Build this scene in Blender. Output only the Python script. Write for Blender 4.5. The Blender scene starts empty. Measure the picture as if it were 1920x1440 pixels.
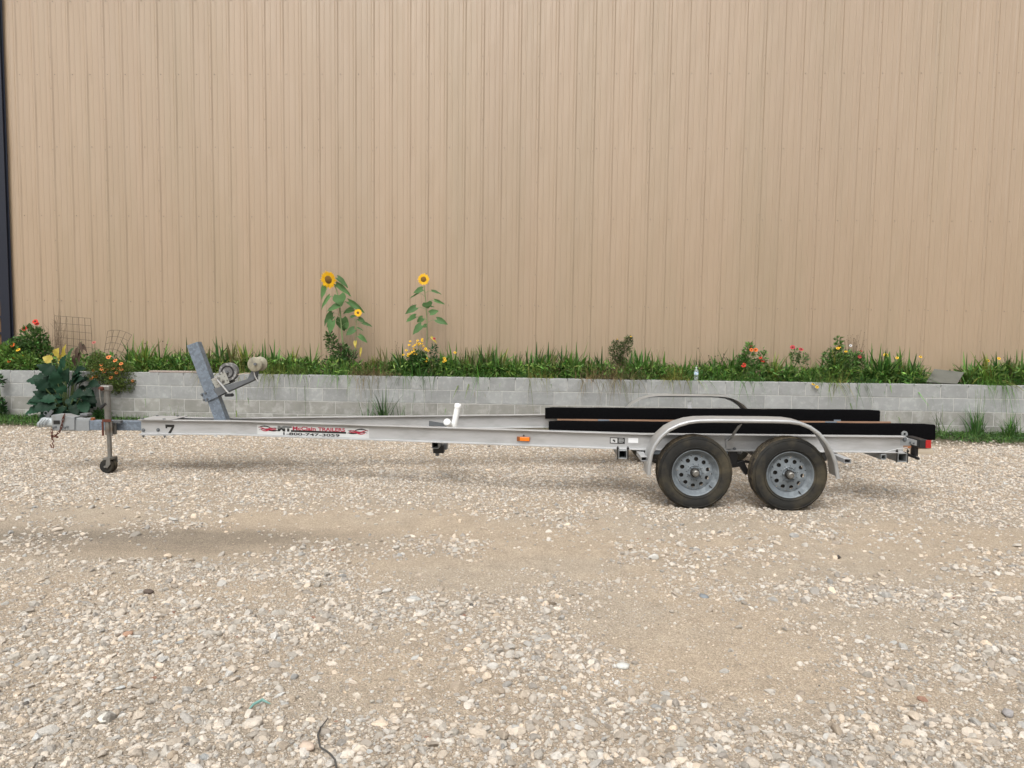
import bpy, math, random
import numpy as np
from mathutils import Vector, Matrix, Quaternion

random.seed(7); rng = np.random.default_rng(7)
R = math.radians
S = bpy.context.scene
COL = S.collection

# ------------------------------------------------------------------ camera
CAM_H = 1.60; FPX = 1360.0
PITCH, ROLL, YAW = R(4.0415), R(0.7297), R(-2.3505)
_cy, _sy = math.cos(YAW), math.sin(YAW)
FW = Vector((_sy*math.cos(PITCH), _cy*math.cos(PITCH), -math.sin(PITCH)))
_rt = Vector((_cy, -_sy, 0)); _up = _rt.cross(FW)
RT = _rt*math.cos(ROLL) + _up*math.sin(ROLL)
UP = _up*math.cos(ROLL) - _rt*math.sin(ROLL)
cam_d = bpy.data.cameras.new('camera'); cam = bpy.data.objects.new('camera', cam_d); COL.objects.link(cam)
cam_d.sensor_width = 36; cam_d.lens = FPX/1920*36; cam_d.clip_start = .05; cam_d.clip_end = 3000
m = Matrix((RT, UP, -FW)).transposed().to_4x4(); m.translation = (0, 0, CAM_H)
cam.matrix_world = m; S.camera = cam

# ------------------------------------------------------------------ sky, sun, exposure
SUN_EL, SUN_AZ = R(55), R(190)          # azimuth clockwise from +Y (behind the camera, a little to the left)
W = bpy.data.worlds.new('World'); S.world = W; W.use_nodes = True
nt = W.node_tree; nt.nodes.clear()
sky = nt.nodes.new('ShaderNodeTexSky'); sky.sky_type = 'NISHITA'; sky.sun_disc = False
sky.sun_elevation = SUN_EL; sky.sun_rotation = SUN_AZ; sky.air_density = 1.6; sky.dust_density = 6.0; sky.ozone_density = 1.0
hs = nt.nodes.new('ShaderNodeHueSaturation'); hs.inputs['Saturation'].default_value = .15
bg = nt.nodes.new('ShaderNodeBackground'); bg.inputs['Strength'].default_value = .13
wo = nt.nodes.new('ShaderNodeOutputWorld')
nt.links.new(sky.outputs[0], hs.inputs['Color']); nt.links.new(hs.outputs[0], bg.inputs['Color']); nt.links.new(bg.outputs[0], wo.inputs['Surface'])
sd = bpy.data.lights.new('sun', 'SUN'); sd.energy = 1.3; sd.angle = R(48); sd.color = (1, .965, .91)
sun = bpy.data.objects.new('sun', sd); COL.objects.link(sun)
sdir = Vector((math.sin(SUN_AZ)*math.cos(SUN_EL), math.cos(SUN_AZ)*math.cos(SUN_EL), math.sin(SUN_EL)))
sun.rotation_euler = sdir.to_track_quat('Z', 'Y').to_euler(); sun.location = (-6, -6, 20)
vs = S.view_settings; vs.view_transform = 'Standard'; vs.look = 'None'; vs.gamma = 1; vs.exposure = 0.45; vs.use_curve_mapping = False
S.cycles.use_denoising = True; S.cycles.denoising_prefilter = 'ACCURATE'; S.cycles.denoising_input_passes = 'RGB_ALBEDO_NORMAL'
S.cycles.max_bounces = 6

# ------------------------------------------------------------------ pixel -> place
def ray(px, py): return FW + RT*((px-960)/FPX) + UP*((720-py)/FPX)
def PX(px, py, Y):
    r = ray(px, py)*1.0; r = r*(Y/r.y); return Vector((r.x, r.y, r.z+CAM_H))
def PG(px, py, z=0.0):
    r = ray(px, py); r = r*((z-CAM_H)/r.z); return Vector((r.x, r.y, z))

# ------------------------------------------------------------------ materials
def lk(nt, a, b): nt.links.new(a, b)
def mat(name, col, rough=.6, metal=0., var=0., vscale=8., col2=None, c2scale=3., c2lo=.5, c2hi=.65, c2detail=4,
        bump=0., bscale=60., attr=None, stretch=None, trans=0., objrand=0., coord='Object', vor=0., vorscale=40., spec=.5, c2stretch=None, coat=0.):
    mt = bpy.data.materials.new(name); mt.use_nodes = True; t = mt.node_tree; t.nodes.clear(); N = t.nodes.new
    out = N('ShaderNodeOutputMaterial'); b = N('ShaderNodeBsdfPrincipled')
    b.inputs['Roughness'].default_value = rough; b.inputs['Metallic'].default_value = metal
    b.inputs['Specular IOR Level'].default_value = spec; b.inputs['Coat Weight'].default_value = coat
    tc = N('ShaderNodeTexCoord'); 
    def vec(st):
        if coord == 'World':
            g = N('ShaderNodeNewGeometry'); o = g.outputs['Position']
        else: o = tc.outputs['Object']
        if objrand and coord == 'Object':
            oi = N('ShaderNodeObjectInfo'); ad = N('ShaderNodeVectorMath'); ad.operation = 'ADD'
            mm = N('ShaderNodeMath'); mm.operation = 'MULTIPLY'; mm.inputs[1].default_value = 57.
            lk(t, oi.outputs['Random'], mm.inputs[0]); lk(t, o, ad.inputs[0]); lk(t, mm.outputs[0], ad.inputs[1]); o = ad.outputs[0]
        if st:
            mp = N('ShaderNodeMapping'); mp.inputs['Scale'].default_value = st; lk(t, o, mp.inputs['Vector']); o = mp.outputs[0]
        return o
    def noise(sc, st=None, det=4):
        n = N('ShaderNodeTexNoise'); n.inputs['Scale'].default_value = sc; n.inputs['Detail'].default_value = det; n.inputs['Roughness'].default_value = .6
        lk(t, vec(st), n.inputs['Vector']); return n
    if attr:
        a = N('ShaderNodeAttribute'); a.attribute_name = attr; c = a.outputs['Color']
    else:
        a = N('ShaderNodeRGB'); a.outputs[0].default_value = (*col, 1); c = a.outputs[0]
    if col2:
        n = noise(c2scale, c2stretch or stretch, c2detail); mr = N('ShaderNodeMapRange'); mr.inputs['From Min'].default_value = c2lo; mr.inputs['From Max'].default_value = c2hi
        lk(t, n.outputs[0], mr.inputs['Value']); mx = N('ShaderNodeMix'); mx.data_type = 'RGBA'
        lk(t, mr.outputs[0], mx.inputs[0]); lk(t, c, mx.inputs[6]); mx.inputs[7].default_value = (*col2, 1); c = mx.outputs[2]
    def bright(c, val, amt):
        mr = N('ShaderNodeMapRange'); mr.inputs['To Min'].default_value = 1-amt; mr.inputs['To Max'].default_value = 1+amt
        mr.inputs['From Min'].default_value = .2 if amt else 0; mr.inputs['From Max'].default_value = .8
        lk(t, val, mr.inputs['Value']); h = N('ShaderNodeHueSaturation'); lk(t, mr.outputs[0], h.inputs['Value']); lk(t, c, h.inputs['Color']); return h.outputs[0]
    if var: c = bright(c, noise(vscale, stretch).outputs[0], var)
    if vor:
        v = N('ShaderNodeTexVoronoi'); v.inputs['Scale'].default_value = vorscale; lk(t, vec(None), v.inputs['Vector'])
        sp = N('ShaderNodeSeparateColor'); lk(t, v.outputs['Color'], sp.inputs[0]); c = bright(c, sp.outputs[0], vor)
    if objrand:
        oi = N('ShaderNodeObjectInfo'); c = bright(c, oi.outputs['Random'], objrand)
    lk(t, c, b.inputs['Base Color'])
    if bump:
        n = noise(bscale, None, 5); bp = N('ShaderNodeBump'); bp.inputs['Strength'].default_value = bump; bp.inputs['Distance'].default_value = .01
        lk(t, n.outputs[0], bp.inputs['Height']); lk(t, bp.outputs[0], b.inputs['Normal'])
    if trans:
        tr = N('ShaderNodeBsdfTranslucent'); lk(t, c, tr.inputs['Color']); ms = N('ShaderNodeMixShader'); ms.inputs[0].default_value = trans
        lk(t, b.outputs[0], ms.inputs[1]); lk(t, tr.outputs[0], ms.inputs[2]); lk(t, ms.outputs[0], out.inputs[0])
    else: lk(t, b.outputs[0], out.inputs[0])
    return mt

M = {}
M['siding'] = mat('tan_siding', (.35, .263, .182), .27, 0, .028, 1.0, stretch=(9, 9, .25), coord='World', col2=(.318, .246, .166), c2scale=.5, c2lo=.45, c2hi=.75, c2stretch=(3, 3, .25), spec=.95, objrand=.02)
M['navy'] = mat('navy_trim', (.008, .011, .022), .4)
M['screw'] = mat('screw_heads', (.17, .13, .10), .5, .3)
M['block'] = mat('concrete_block', (.285, .293, .29), .93, 0, .17, 3.6, col2=(.36, .368, .363), c2scale=14, c2lo=.5, c2hi=.75, bump=.55, bscale=130, objrand=.07)
M['block_low'] = mat('concrete_block_stained', (.265, .262, .24), .93, 0, .2, 4.5, col2=(.34, .335, .318), c2scale=6, c2lo=.5, c2hi=.62, bump=.55, bscale=130, objrand=.08)
M['mortar'] = mat('mortar', (.42, .415, .40), .95, 0, .2, 20, bump=.4, bscale=150)
M['soil'] = mat('soil', (.06, .042, .028), .95, 0, .3, 12, bump=.8, bscale=40)
M['alu'] = mat('aluminium', (.43, .435, .44), .48, .35, .10, 5, stretch=(.6, 3, 3), col2=(.31, .31, .305), c2scale=3.2, c2lo=.5, c2hi=.75)
M['fender'] = mat('aluminium_fender', (.40, .41, .415), .4, .45, .12, 7, col2=(.31, .31, .30), c2scale=6, c2lo=.52, c2hi=.75)
M['galv'] = mat('galvanised', (.165, .20, .245), .5, .35, .10, 6, vor=.15, vorscale=42)
M['galvd'] = mat('galvanised_dull', (.27, .285, .29), .6, .3, .2, 9)
M['rim'] = mat('galvanised_rim', (.15, .172, .19), .6, .2, .18, 8, col2=(.25, .28, .30), c2scale=13, c2lo=.5, c2hi=.7)
M['rubber'] = mat('tyre_rubber', (.018, .018, .017), .75, 0, .35, 6, col2=(.085, .07, .042), c2scale=3.4, c2lo=.44, c2hi=.78, spec=.3)
M['tread'] = mat('tyre_tread', (.035, .032, .028), .9, 0, .3, 14, col2=(.17, .14, .095), c2scale=9, c2lo=.42, c2hi=.68, spec=.2, bump=.6, bscale=60)
M['black'] = mat('black_plastic', (.012, .012, .013), .5)
M['hub'] = mat('greasy_hub', (.03, .028, .026), .5, .4)
M['steel'] = mat('worn_steel', (.22, .215, .20), .45, .6, .2, 12, col2=(.17, .14, .11), c2scale=9, c2lo=.5, c2hi=.68)
M['dksteel'] = mat('dark_grey_steel', (.13, .14, .15), .5, .35, .15, 10)
M['carpet'] = mat('black_carpet', (.0035, .0035, .004), 1., 0, .3, 60, bump=.5, bscale=220, spec=.05)
M['wood'] = mat('weathered_wood', (.26, .155, .10), .85, 0, .25, 6, stretch=(.5, 8, 8), bump=.3, bscale=60)
M['paleboard'] = mat('pale_wood', (.42, .36, .28), .85, 0, .2, 6, stretch=(.5, 8, 8))
M['rust'] = mat('rust', (.11, .035, .022), .9, .1, .4, 30)
M['pvc'] = mat('white_pvc', (.80, .81, .80), .4, 0, .03, 6)
M['grey_paint'] = mat('grey_actuator_paint', (.25, .265, .275), .5, .2, .12, 14, col2=(.22, .22, .21), c2scale=9, c2lo=.55, c2hi=.7)
M['coupler'] = mat('cast_coupler', (.37, .40, .41), .5, .4, .15, 12)
M['roller'] = mat('yellowed_roller', (.27, .25, .185), .6, 0, .2, 14, col2=(.17, .16, .125), c2scale=12)
M['amber'] = mat('amber_lens', (.75, .19, .01), .25, coat=.5)
M['ambdark'] = mat('amber_lens_dark', (.22, .07, .02), .35)
M['red'] = mat('red_lens', (.36, .008, .01), .22, coat=.5)
M['white'] = mat('white_vinyl', (.53, .54, .54), .45)
M['refl'] = mat('white_reflector', (.78, .80, .82), .25)
M['decalblack'] = mat('black_vinyl', (.012, .012, .012), .4)
M['decalred'] = mat('red_vinyl', (.36, .02, .05), .4)
M['decalgrey'] = mat('grey_vinyl', (.16, .17, .17), .4)
M['label'] = mat('grey_label', (.42, .43, .43), .5)
M['strap'] = mat('winch_strap', (.13, .13, .13), .9, 0, .3, 30, col2=(.30, .30, .29), c2scale=20)
M['winch'] = mat('flaking_winch_paint', (.34, .34, .31), .6, .3, .1, 20, col2=(.06, .055, .05), c2scale=30, c2lo=.52, c2hi=.6)
M['chrome'] = mat('zinc_bright', (.55, .55, .54), .3, .8)
M['leaf'] = mat('foliage', (0, 0, 0), .55, attr='Col', trans=.28, spec=.35)
M['sunleaf'] = mat('sunflower_leaf', (.085, .175, .06), .6, 0, .15, 20, trans=.22, objrand=.22, spec=.3)
M['bigleaf'] = mat('lobed_leaf', (.009, .036, .018), .6, 0, .2, 18, trans=.06, objrand=.4, spec=.22)
M['palelf'] = mat('yellowing_leaf', (.45, .36, .06), .6, 0, .2, 12, trans=.25)
M['stem'] = mat('green_stem', (.16, .22, .09), .6, 0, .15, 20)
M['dry'] = mat('dry_stalk', (.16, .115, .075), .85, 0, .25, 20)
M['deadleaf'] = mat('dead_leaf', (.07, .045, .03), .9, 0, .3, 30)
M['petal'] = mat('yellow_petal', (.85, .50, .008), .55, 0, .1, 40, trans=.2)
M['disc'] = mat('sunflower_disc', (.17, .09, .015), .9, 0, .3, 60, bump=.8, bscale=150)
M['dkdisc'] = mat('brown_disc', (.09, .04, .012), .9, 0, .4, 80, bump=.8, bscale=150)
for k, c in dict(orange=(.80, .17, .02), scarlet=(.62, .04, .02), crimson=(.45, .03, .05), yellowf=(.80, .50, .02), pink=(.55, .16, .14), peach=(.80, .26, .07)).items():
    M[k] = mat(k+'_petal', c, .6, 0, .1, 40, trans=.15)
M['wire'] = mat('rusty_wire', (.10, .075, .06), .8, .3)
M['brick_red'] = mat('brown_board', (.13, .065, .025), .8, 0, .25, 4)
M['slab'] = mat('grey_board', (.10, .10, .085), .8, 0, .18, 7)
M['plank'] = mat('faded_plank', (.30, .25, .22), .9, 0, .2, 8, stretch=(.6, 8, 8))
M['teal'] = mat('teal_plastic', (.16, .31, .28), .45)
M['twig'] = mat('grey_twig', (.07, .065, .06), .9)
M['bark'] = mat('bark', (.09, .065, .045), .95, 0, .3, 8, bump=.8, bscale=20)
M['roof'] = mat('metal_roof', (.30, .29, .27), .5, .3)

def simple_glass():
    mt = bpy.data.materials.new('clear_bottle'); mt.use_nodes = True; b = mt.node_tree.nodes['Principled BSDF']
    b.inputs['Base Color'].default_value = (.86, .92, .93, 1); b.inputs['Roughness'].default_value = .12; b.inputs['Transmission Weight'].default_value = .8; b.inputs['IOR'].default_value = 1.2
    return mt
M['bottle'] = simple_glass()

# stones / ground
def stone_mat():
    mt = mat('stone', (0, 0, 0), .9, 0, .16, 70, attr='Col', bump=.8, bscale=170, spec=.2, coord='World'); return mt
M['stone'] = stone_mat()
def ground_mat():
    mt = bpy.data.materials.new('gravel_ground'); mt.use_nodes = True; t = mt.node_tree; t.nodes.clear(); N = t.nodes.new
    out = N('ShaderNodeOutputMaterial'); b = N('ShaderNodeBsdfPrincipled'); b.inputs['Roughness'].default_value = .95; b.inputs['Specular IOR Level'].default_value = .15
    g = N('ShaderNodeNewGeometry'); P = g.outputs['Position']
    at = N('ShaderNodeAttribute'); at.attribute_name = 'Col'      # sand colour of the soil, stains and painted crevice shade included
    c = at.outputs['Color']
    def bright(c, val, lo, hi, f0=.25, f1=.75):
        mr = N('ShaderNodeMapRange'); mr.inputs['From Min'].default_value = f0; mr.inputs['From Max'].default_value = f1
        mr.inputs['To Min'].default_value = lo; mr.inputs['To Max'].default_value = hi
        lk(t, val, mr.inputs['Value']); h = N('ShaderNodeHueSaturation'); lk(t, mr.outputs[0], h.inputs['Value']); lk(t, c, h.inputs['Color']); return h.outputs[0]
    def noise(s, d=4):
        n = N('ShaderNodeTexNoise'); n.inputs['Scale'].default_value = s; n.inputs['Detail'].default_value = d; n.inputs['Roughness'].default_value = .65; lk(t, P, n.inputs['Vector']); return n.outputs[0]
    def vor(s):
        v = N('ShaderNodeTexVoronoi'); v.inputs['Scale'].default_value = s; lk(t, P, v.inputs['Vector']); return v
    c = bright(c, noise(6, 5), .86, 1.12)
    v1 = vor(150); sp = N('ShaderNodeSeparateColor'); lk(t, v1.outputs['Color'], sp.inputs[0])
    c = bright(c, sp.outputs[0], .74, 1.26, 0, 1)
    v2 = vor(420); sp2 = N('ShaderNodeSeparateColor'); lk(t, v2.outputs['Color'], sp2.inputs[0])
    c = bright(c, sp2.outputs[0], .72, 1.22, 0, 1)
    lk(t, c, b.inputs['Base Color'])
    ad = N('ShaderNodeMath'); ad.operation = 'MULTIPLY_ADD'; ad.inputs[1].default_value = -.9; lk(t, v1.outputs['Distance'], ad.inputs[0]); lk(t, noise(90, 5), ad.inputs[2])
    bp = N('ShaderNodeBump'); bp.inputs['Strength'].default_value = .8; bp.inputs['Distance'].default_value = .008; lk(t, ad.outputs[0], bp.inputs['Height']); lk(t, bp.outputs[0], b.inputs['Normal'])
    lk(t, b.outputs[0], out.inputs[0]); return mt
M['ground'] = ground_mat()

# ------------------------------------------------------------------ builders
def tag(o, label=None, cat=None, group=None, kind=None):
    if label: o['label'] = label
    if cat: o['category'] = cat
    if group: o['group'] = group
    if kind: o['kind'] = kind
    return o
def empty(name, loc, label=None, cat=None, group=None, rot=(0, 0, 0)):
    o = bpy.data.objects.new(name, None); COL.objects.link(o); o.location = loc; o.rotation_euler = rot; o.empty_display_size = .1
    return tag(o, label, cat, group)
def link(name, me, parent=None, loc=None, mw=None):
    o = bpy.data.objects.new(name, me); COL.objects.link(o)
    if parent is not None: o.parent = parent
    if loc is not None: o.location = loc
    if mw is not None: o.matrix_local = mw
    return o
def arr_mesh(name, V, T, mt, C=None, smooth=True):
    V = np.asarray(V, dtype=np.float32); T = np.asarray(T, dtype=np.int32)
    me = bpy.data.meshes.new(name); me.vertices.add(len(V)); me.vertices.foreach_set('co', V.ravel())
    me.loops.add(T.size); me.loops.foreach_set('vertex_index', T.ravel()); me.polygons.add(len(T))
    me.polygons.foreach_set('loop_start', np.arange(len(T), dtype=np.int32)*T.shape[1])
    me.polygons.foreach_set('use_smooth', np.full(len(T), smooth))
    if C is not None:
        a = me.color_attributes.new('Col', 'FLOAT_COLOR', 'POINT'); c4 = np.ones((len(V), 4), np.float32); c4[:, :3] = C; a.data.foreach_set('color', c4.ravel())
    me.update(calc_edges=True); me.validate(); me.materials.append(mt); return me

class MB:
    def __init__(s): s.v = []; s.f = []
    def add(s, vs, fs):
        n = len(s.v); s.v += [tuple(v) for v in vs]; s.f += [tuple(i+n for i in f) for f in fs]; return s
    def box(s, c, d, rot=None):
        c = Vector(c); h = [x/2 for x in d]; vs = []
        for z in (-1, 1):
            for y in (-1, 1):
                for x in (-1, 1):
                    p = Vector((x*h[0], y*h[1], z*h[2])); p = rot @ p if rot is not None else p; vs.append(p+c)
        return s.add(vs, [(0, 2, 3, 1), (4, 5, 7, 6), (0, 1, 5, 4), (2, 6, 7, 3), (0, 4, 6, 2), (1, 3, 7, 5)])
    def bar(s, p0, p1, w, h, up=(0, 0, 1)):
        p0, p1 = Vector(p0), Vector(p1); d = (p1-p0).normalized(); sd = d.cross(Vector(up)).normalized(); u = sd.cross(d); vs = []
        for p in (p0, p1):
            for a, b in ((-1, -1), (1, -1), (1, 1), (-1, 1)): vs.append(p+sd*a*w/2+u*b*h/2)
        return s.add(vs, [(3, 2, 1, 0), (4, 5, 6, 7), (0, 1, 5, 4), (1, 2, 6, 5), (2, 3, 7, 6), (3, 0, 4, 7)])
    def tube(s, path, r, n=8, caps=True):
        path = [Vector(p) for p in path]; rs = r if isinstance(r, (list, tuple)) else [r]*len(path); vs = []; prev = None
        for i, p in enumerate(path):
            d = (path[min(i+1, len(path)-1)]-path[max(i-1, 0)]).normalized()
            if prev is None: a = d.orthogonal().normalized()
            else: a = (prev - d*prev.dot(d)); a = a.normalized() if a.length > 1e-6 else d.orthogonal().normalized()
            prev = a; b = d.cross(a)
            for k in range(n): t = 2*math.pi*k/n; vs.append(p+(a*math.cos(t)+b*math.sin(t))*rs[i])
        fs = [(i*n+k, i*n+(k+1) % n, (i+1)*n+(k+1) % n, (i+1)*n+k) for i in range(len(path)-1) for k in range(n)]
        if caps: fs += [tuple(range(n-1, -1, -1)), tuple((len(path)-1)*n+k for k in range(n))]
        return s.add(vs, fs)
    def lathe(s, prof, n=32, o=(0, 0, 0), ax=(0, -1, 0), close=False, caps=True):
        """prof: (radius, distance along ax)"""
        o = Vector(o); ax = Vector(ax).normalized(); a = ax.orthogonal().normalized(); b = ax.cross(a); vs = []
        for r, h in prof:
            for k in range(n): t = 2*math.pi*k/n; vs.append(o+ax*h+(a*math.cos(t)+b*math.sin(t))*r)
        m_ = len(prof); fs = [(i*n+k, i*n+(k+1) % n, ((i+1) % m_)*n+(k+1) % n, ((i+1) % m_)*n+k) for i in range(m_ if close else m_-1) for k in range(n)]
        if caps and not close:
            if prof[0][0] > 1e-5: fs.append(tuple(range(n-1, -1, -1)))
            if prof[-1][0] > 1e-5: fs.append(tuple((m_-1)*n+k for k in range(n)))
        return s.add(vs, fs)
    def prism(s, pts, vec):
        n = len(pts); v = Vector(vec); vs = [Vector(p) for p in pts]+[Vector(p)+v for p in pts]
        return s.add(vs, [tuple(range(n-1, -1, -1)), tuple(range(n, 2*n))]+[(i, (i+1) % n, (i+1) % n+n, i+n) for i in range(n)])
    def mesh(s, name, mt, smooth=35):
        me = bpy.data.meshes.new(name); me.from_pydata(s.v, [], s.f); me.update()
        import bmesh
        bm = bmesh.new(); bm.from_mesh(me); bmesh.ops.recalc_face_normals(bm, faces=bm.faces); bm.to_mesh(me); bm.free()
        me.materials.append(mt)
        if smooth:
            me.polygons.foreach_set('use_smooth', [True]*len(me.polygons)); me.set_sharp_from_angle(angle=R(smooth))
        return me
    def build(s, name, mt, parent=None, smooth=35, bevel=0, loc=None):
        o = link(name, s.mesh(name, M[mt] if isinstance(mt, str) else mt, smooth), parent, loc)
        if bevel:
            b = o.modifiers.new('bevel', 'BEVEL'); b.width = bevel; b.segments = 2; b.limit_method = 'ANGLE'; b.angle_limit = R(40)
        return o
class Soup:
    def __init__(s): s.V = []; s.T = []; s.C = []; s.n = 0
    def add(s, V, T, C):
        V = np.asarray(V, np.float32); s.V.append(V); s.T.append(np.asarray(T, np.int32)+s.n); s.C.append(np.broadcast_to(np.asarray(C, np.float32), (len(V), 3))); s.n += len(V)
    def mesh(s, name, mt, smooth=True): return arr_mesh(name, np.concatenate(s.V), np.concatenate(s.T), mt, np.concatenate(s.C), smooth)

# value noise
def vnoise(x, y, seed=0):
    x = np.asarray(x, float); y = np.asarray(y, float); xi = np.floor(x).astype(np.int64); yi = np.floor(y).astype(np.int64); fx = x-xi; fy = y-yi
    def h(a, b):
        n = (a*374761393+b*668265263+seed*2147483647) & 0xffffffff; n = ((n ^ (n >> 13))*1274126177) & 0xffffffff; return ((n ^ (n >> 16)) & 0xffff)/65535.
    sx = fx*fx*(3-2*fx); sy = fy*fy*(3-2*fy)
    return (h(xi, yi)*(1-sx)+h(xi+1, yi)*sx)*(1-sy)+(h(xi, yi+1)*(1-sx)+h(xi+1, yi+1)*sx)*sy
def fbm(x, y, o=4, seed=0):
    s = 0; a = .5; tot = 0
    for k in range(o): s = s+a*vnoise(x*2**k+17.3*k, y*2**k-9.1*k, seed+k); tot += a; a *= .55
    return s/tot
def sstep(a, b, x): t = np.clip((x-a)/(b-a), 0, 1); return t*t*(3-2*t)

# ================================================================== GROUND
def gauss(x, y, cx, cy, rx, ry): return np.exp(-(((x-cx)/rx)**2+((y-cy)/ry)**2))
def gz(x, y):
    z = .12*sstep(8.2, 11.1, y)*sstep(16, 12, y)
    near = sstep(1.0, 2.2, y)*sstep(13, 11, y)
    z = z+near*(.028*(fbm(x*.8, y*.8, 3, 3)-.5)+.016*(fbm(x*5, y*5, 3, 5)-.5))
    z = z-.018*gauss(x, y, -3.9, 5.1, 2.4, .4)
    pads = 0
    for cx, cy in ((1.43, 6.76), (2.29, 6.76), (1.43, 9.08), (2.29, 9.08)): pads = pads+gauss(x, y, cx, cy, .3, .25)
    z = z*(1-np.clip(pads, 0, 1))
    return z
_bl = [(PG(a, b), w, rx, ry) for a, b, w, rx, ry in [
    (250, 1230, .9, .9, .35), (60, 1400, 1., .8, .4), (420, 1180, .55, .6, .3), (330, 1400, .7, .6, .3), (760, 1140, .7, .6, .3), (1010, 1240, .8, .35, .35), (1200, 1340, .8, .35, .22), (1260, 1420, .7, .4, .2),
    (1760, 1125, .9, .45, .22), (1520, 1110, .6, .9, .2), (1880, 1230, .8, .4, .3), (1720, 1380, .8, .35, .25), (1540, 1420, .8, .4, .2), (560, 1400, .7, .4, .2), (150, 1120, .4, 1., .3), (600, 1080, .4, .9, .25), (900, 1400, .35, .4, .3)]]
def dens(x, y):
    d = .14+.55*sstep(.46, .70, fbm(x*1.3, y*1.9, 4, 11))
    for p, w, rx, ry in _bl: d = d+w*gauss(x, y, p.x, p.y, rx, ry)
    d = d-.45*gauss(x, y, PG(880, 1070).x, PG(880, 1070).y, 1.1, .35)-.4*gauss(x, y, PG(450, 970).x, PG(450, 970).y, 1.6, .25)-.3*gauss(x, y, PG(1300, 1220).x, PG(1300, 1220).y, .5, .3)
    d = d-.3*damp(x, y)
    d = np.where(y > 6.0, d+.55*sstep(5.9, 7.2, y), d)
    return np.clip(d, .04, 1.)
def damp(x, y):
    p = PG(180, 1008); q = PG(430, 1000); n = (fbm(x*1.6, y*5, 5, 21)-.5)*2.2
    return np.clip(gauss(x, y, p.x, p.y, 1.8, .30+0*x)+.6*gauss(x, y, q.x, q.y, 1.0, .2)+n*.5*gauss(x, y, p.x, p.y, 2.2, .4), 0, 1)
def soilcol(x, y):
    sand = np.array([.425, .348, .262]); grey = np.array([.385, .335, .27]); dk = np.array([.12, .105, .085]); earth = np.array([.085, .075, .05])
    k = sstep(.35, .65, fbm(x*.9, y*1.5, 4, 31))[..., None]; d = np.clip(dens(x, y)*.8, 0, 1)[..., None]
    c = sand*(1-.5*k)+grey*.5*k; c = c*(1-d*.55)+np.array([.215, .182, .145])*d*.68  # darker where stones lie dense: shade of the gaps painted into the soil
    dm = (.66*damp(x, y))[..., None]; c = c*(1-dm)+np.array([.17, .145, .115])*dm
    wl = (sstep(10.0+.5*(fbm(x*1.2, y*0+3, 3, 41)-.5), 10.7, y)*(y < 11.5)*.85)[..., None]; c = c*(1-wl)+earth*wl
    return c
xs = np.unique(np.concatenate([np.linspace(-300, -40, 14), np.linspace(-40, -11, 16), np.arange(-11, 11.001, .05), np.linspace(11, 40, 16), np.linspace(40, 300, 14)]).round(4))
ys = np.unique(np.concatenate([np.linspace(-300, -20, 12), np.linspace(-20, 1.2, 14), np.arange(1.2, 11.6, .04), np.linspace(11.6, 40, 16), np.linspace(40, 400, 12)]).round(4))
GX, GY = np.meshgrid(xs, ys); gv = np.stack([GX, GY, gz(GX, GY)], -1).reshape(-1, 3); nx, ny = len(xs), len(ys)
ii = (np.arange(ny-1)[:, None]*nx+np.arange(nx-1)[None]).ravel(); q = np.stack([ii, ii+1, ii+nx+1, ii+nx], 1)
gcol = soilcol(gv[:, 0], gv[:, 1])
tag(link('ground', arr_mesh('ground', gv, q, M['ground'], gcol)), kind='structure')

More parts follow.
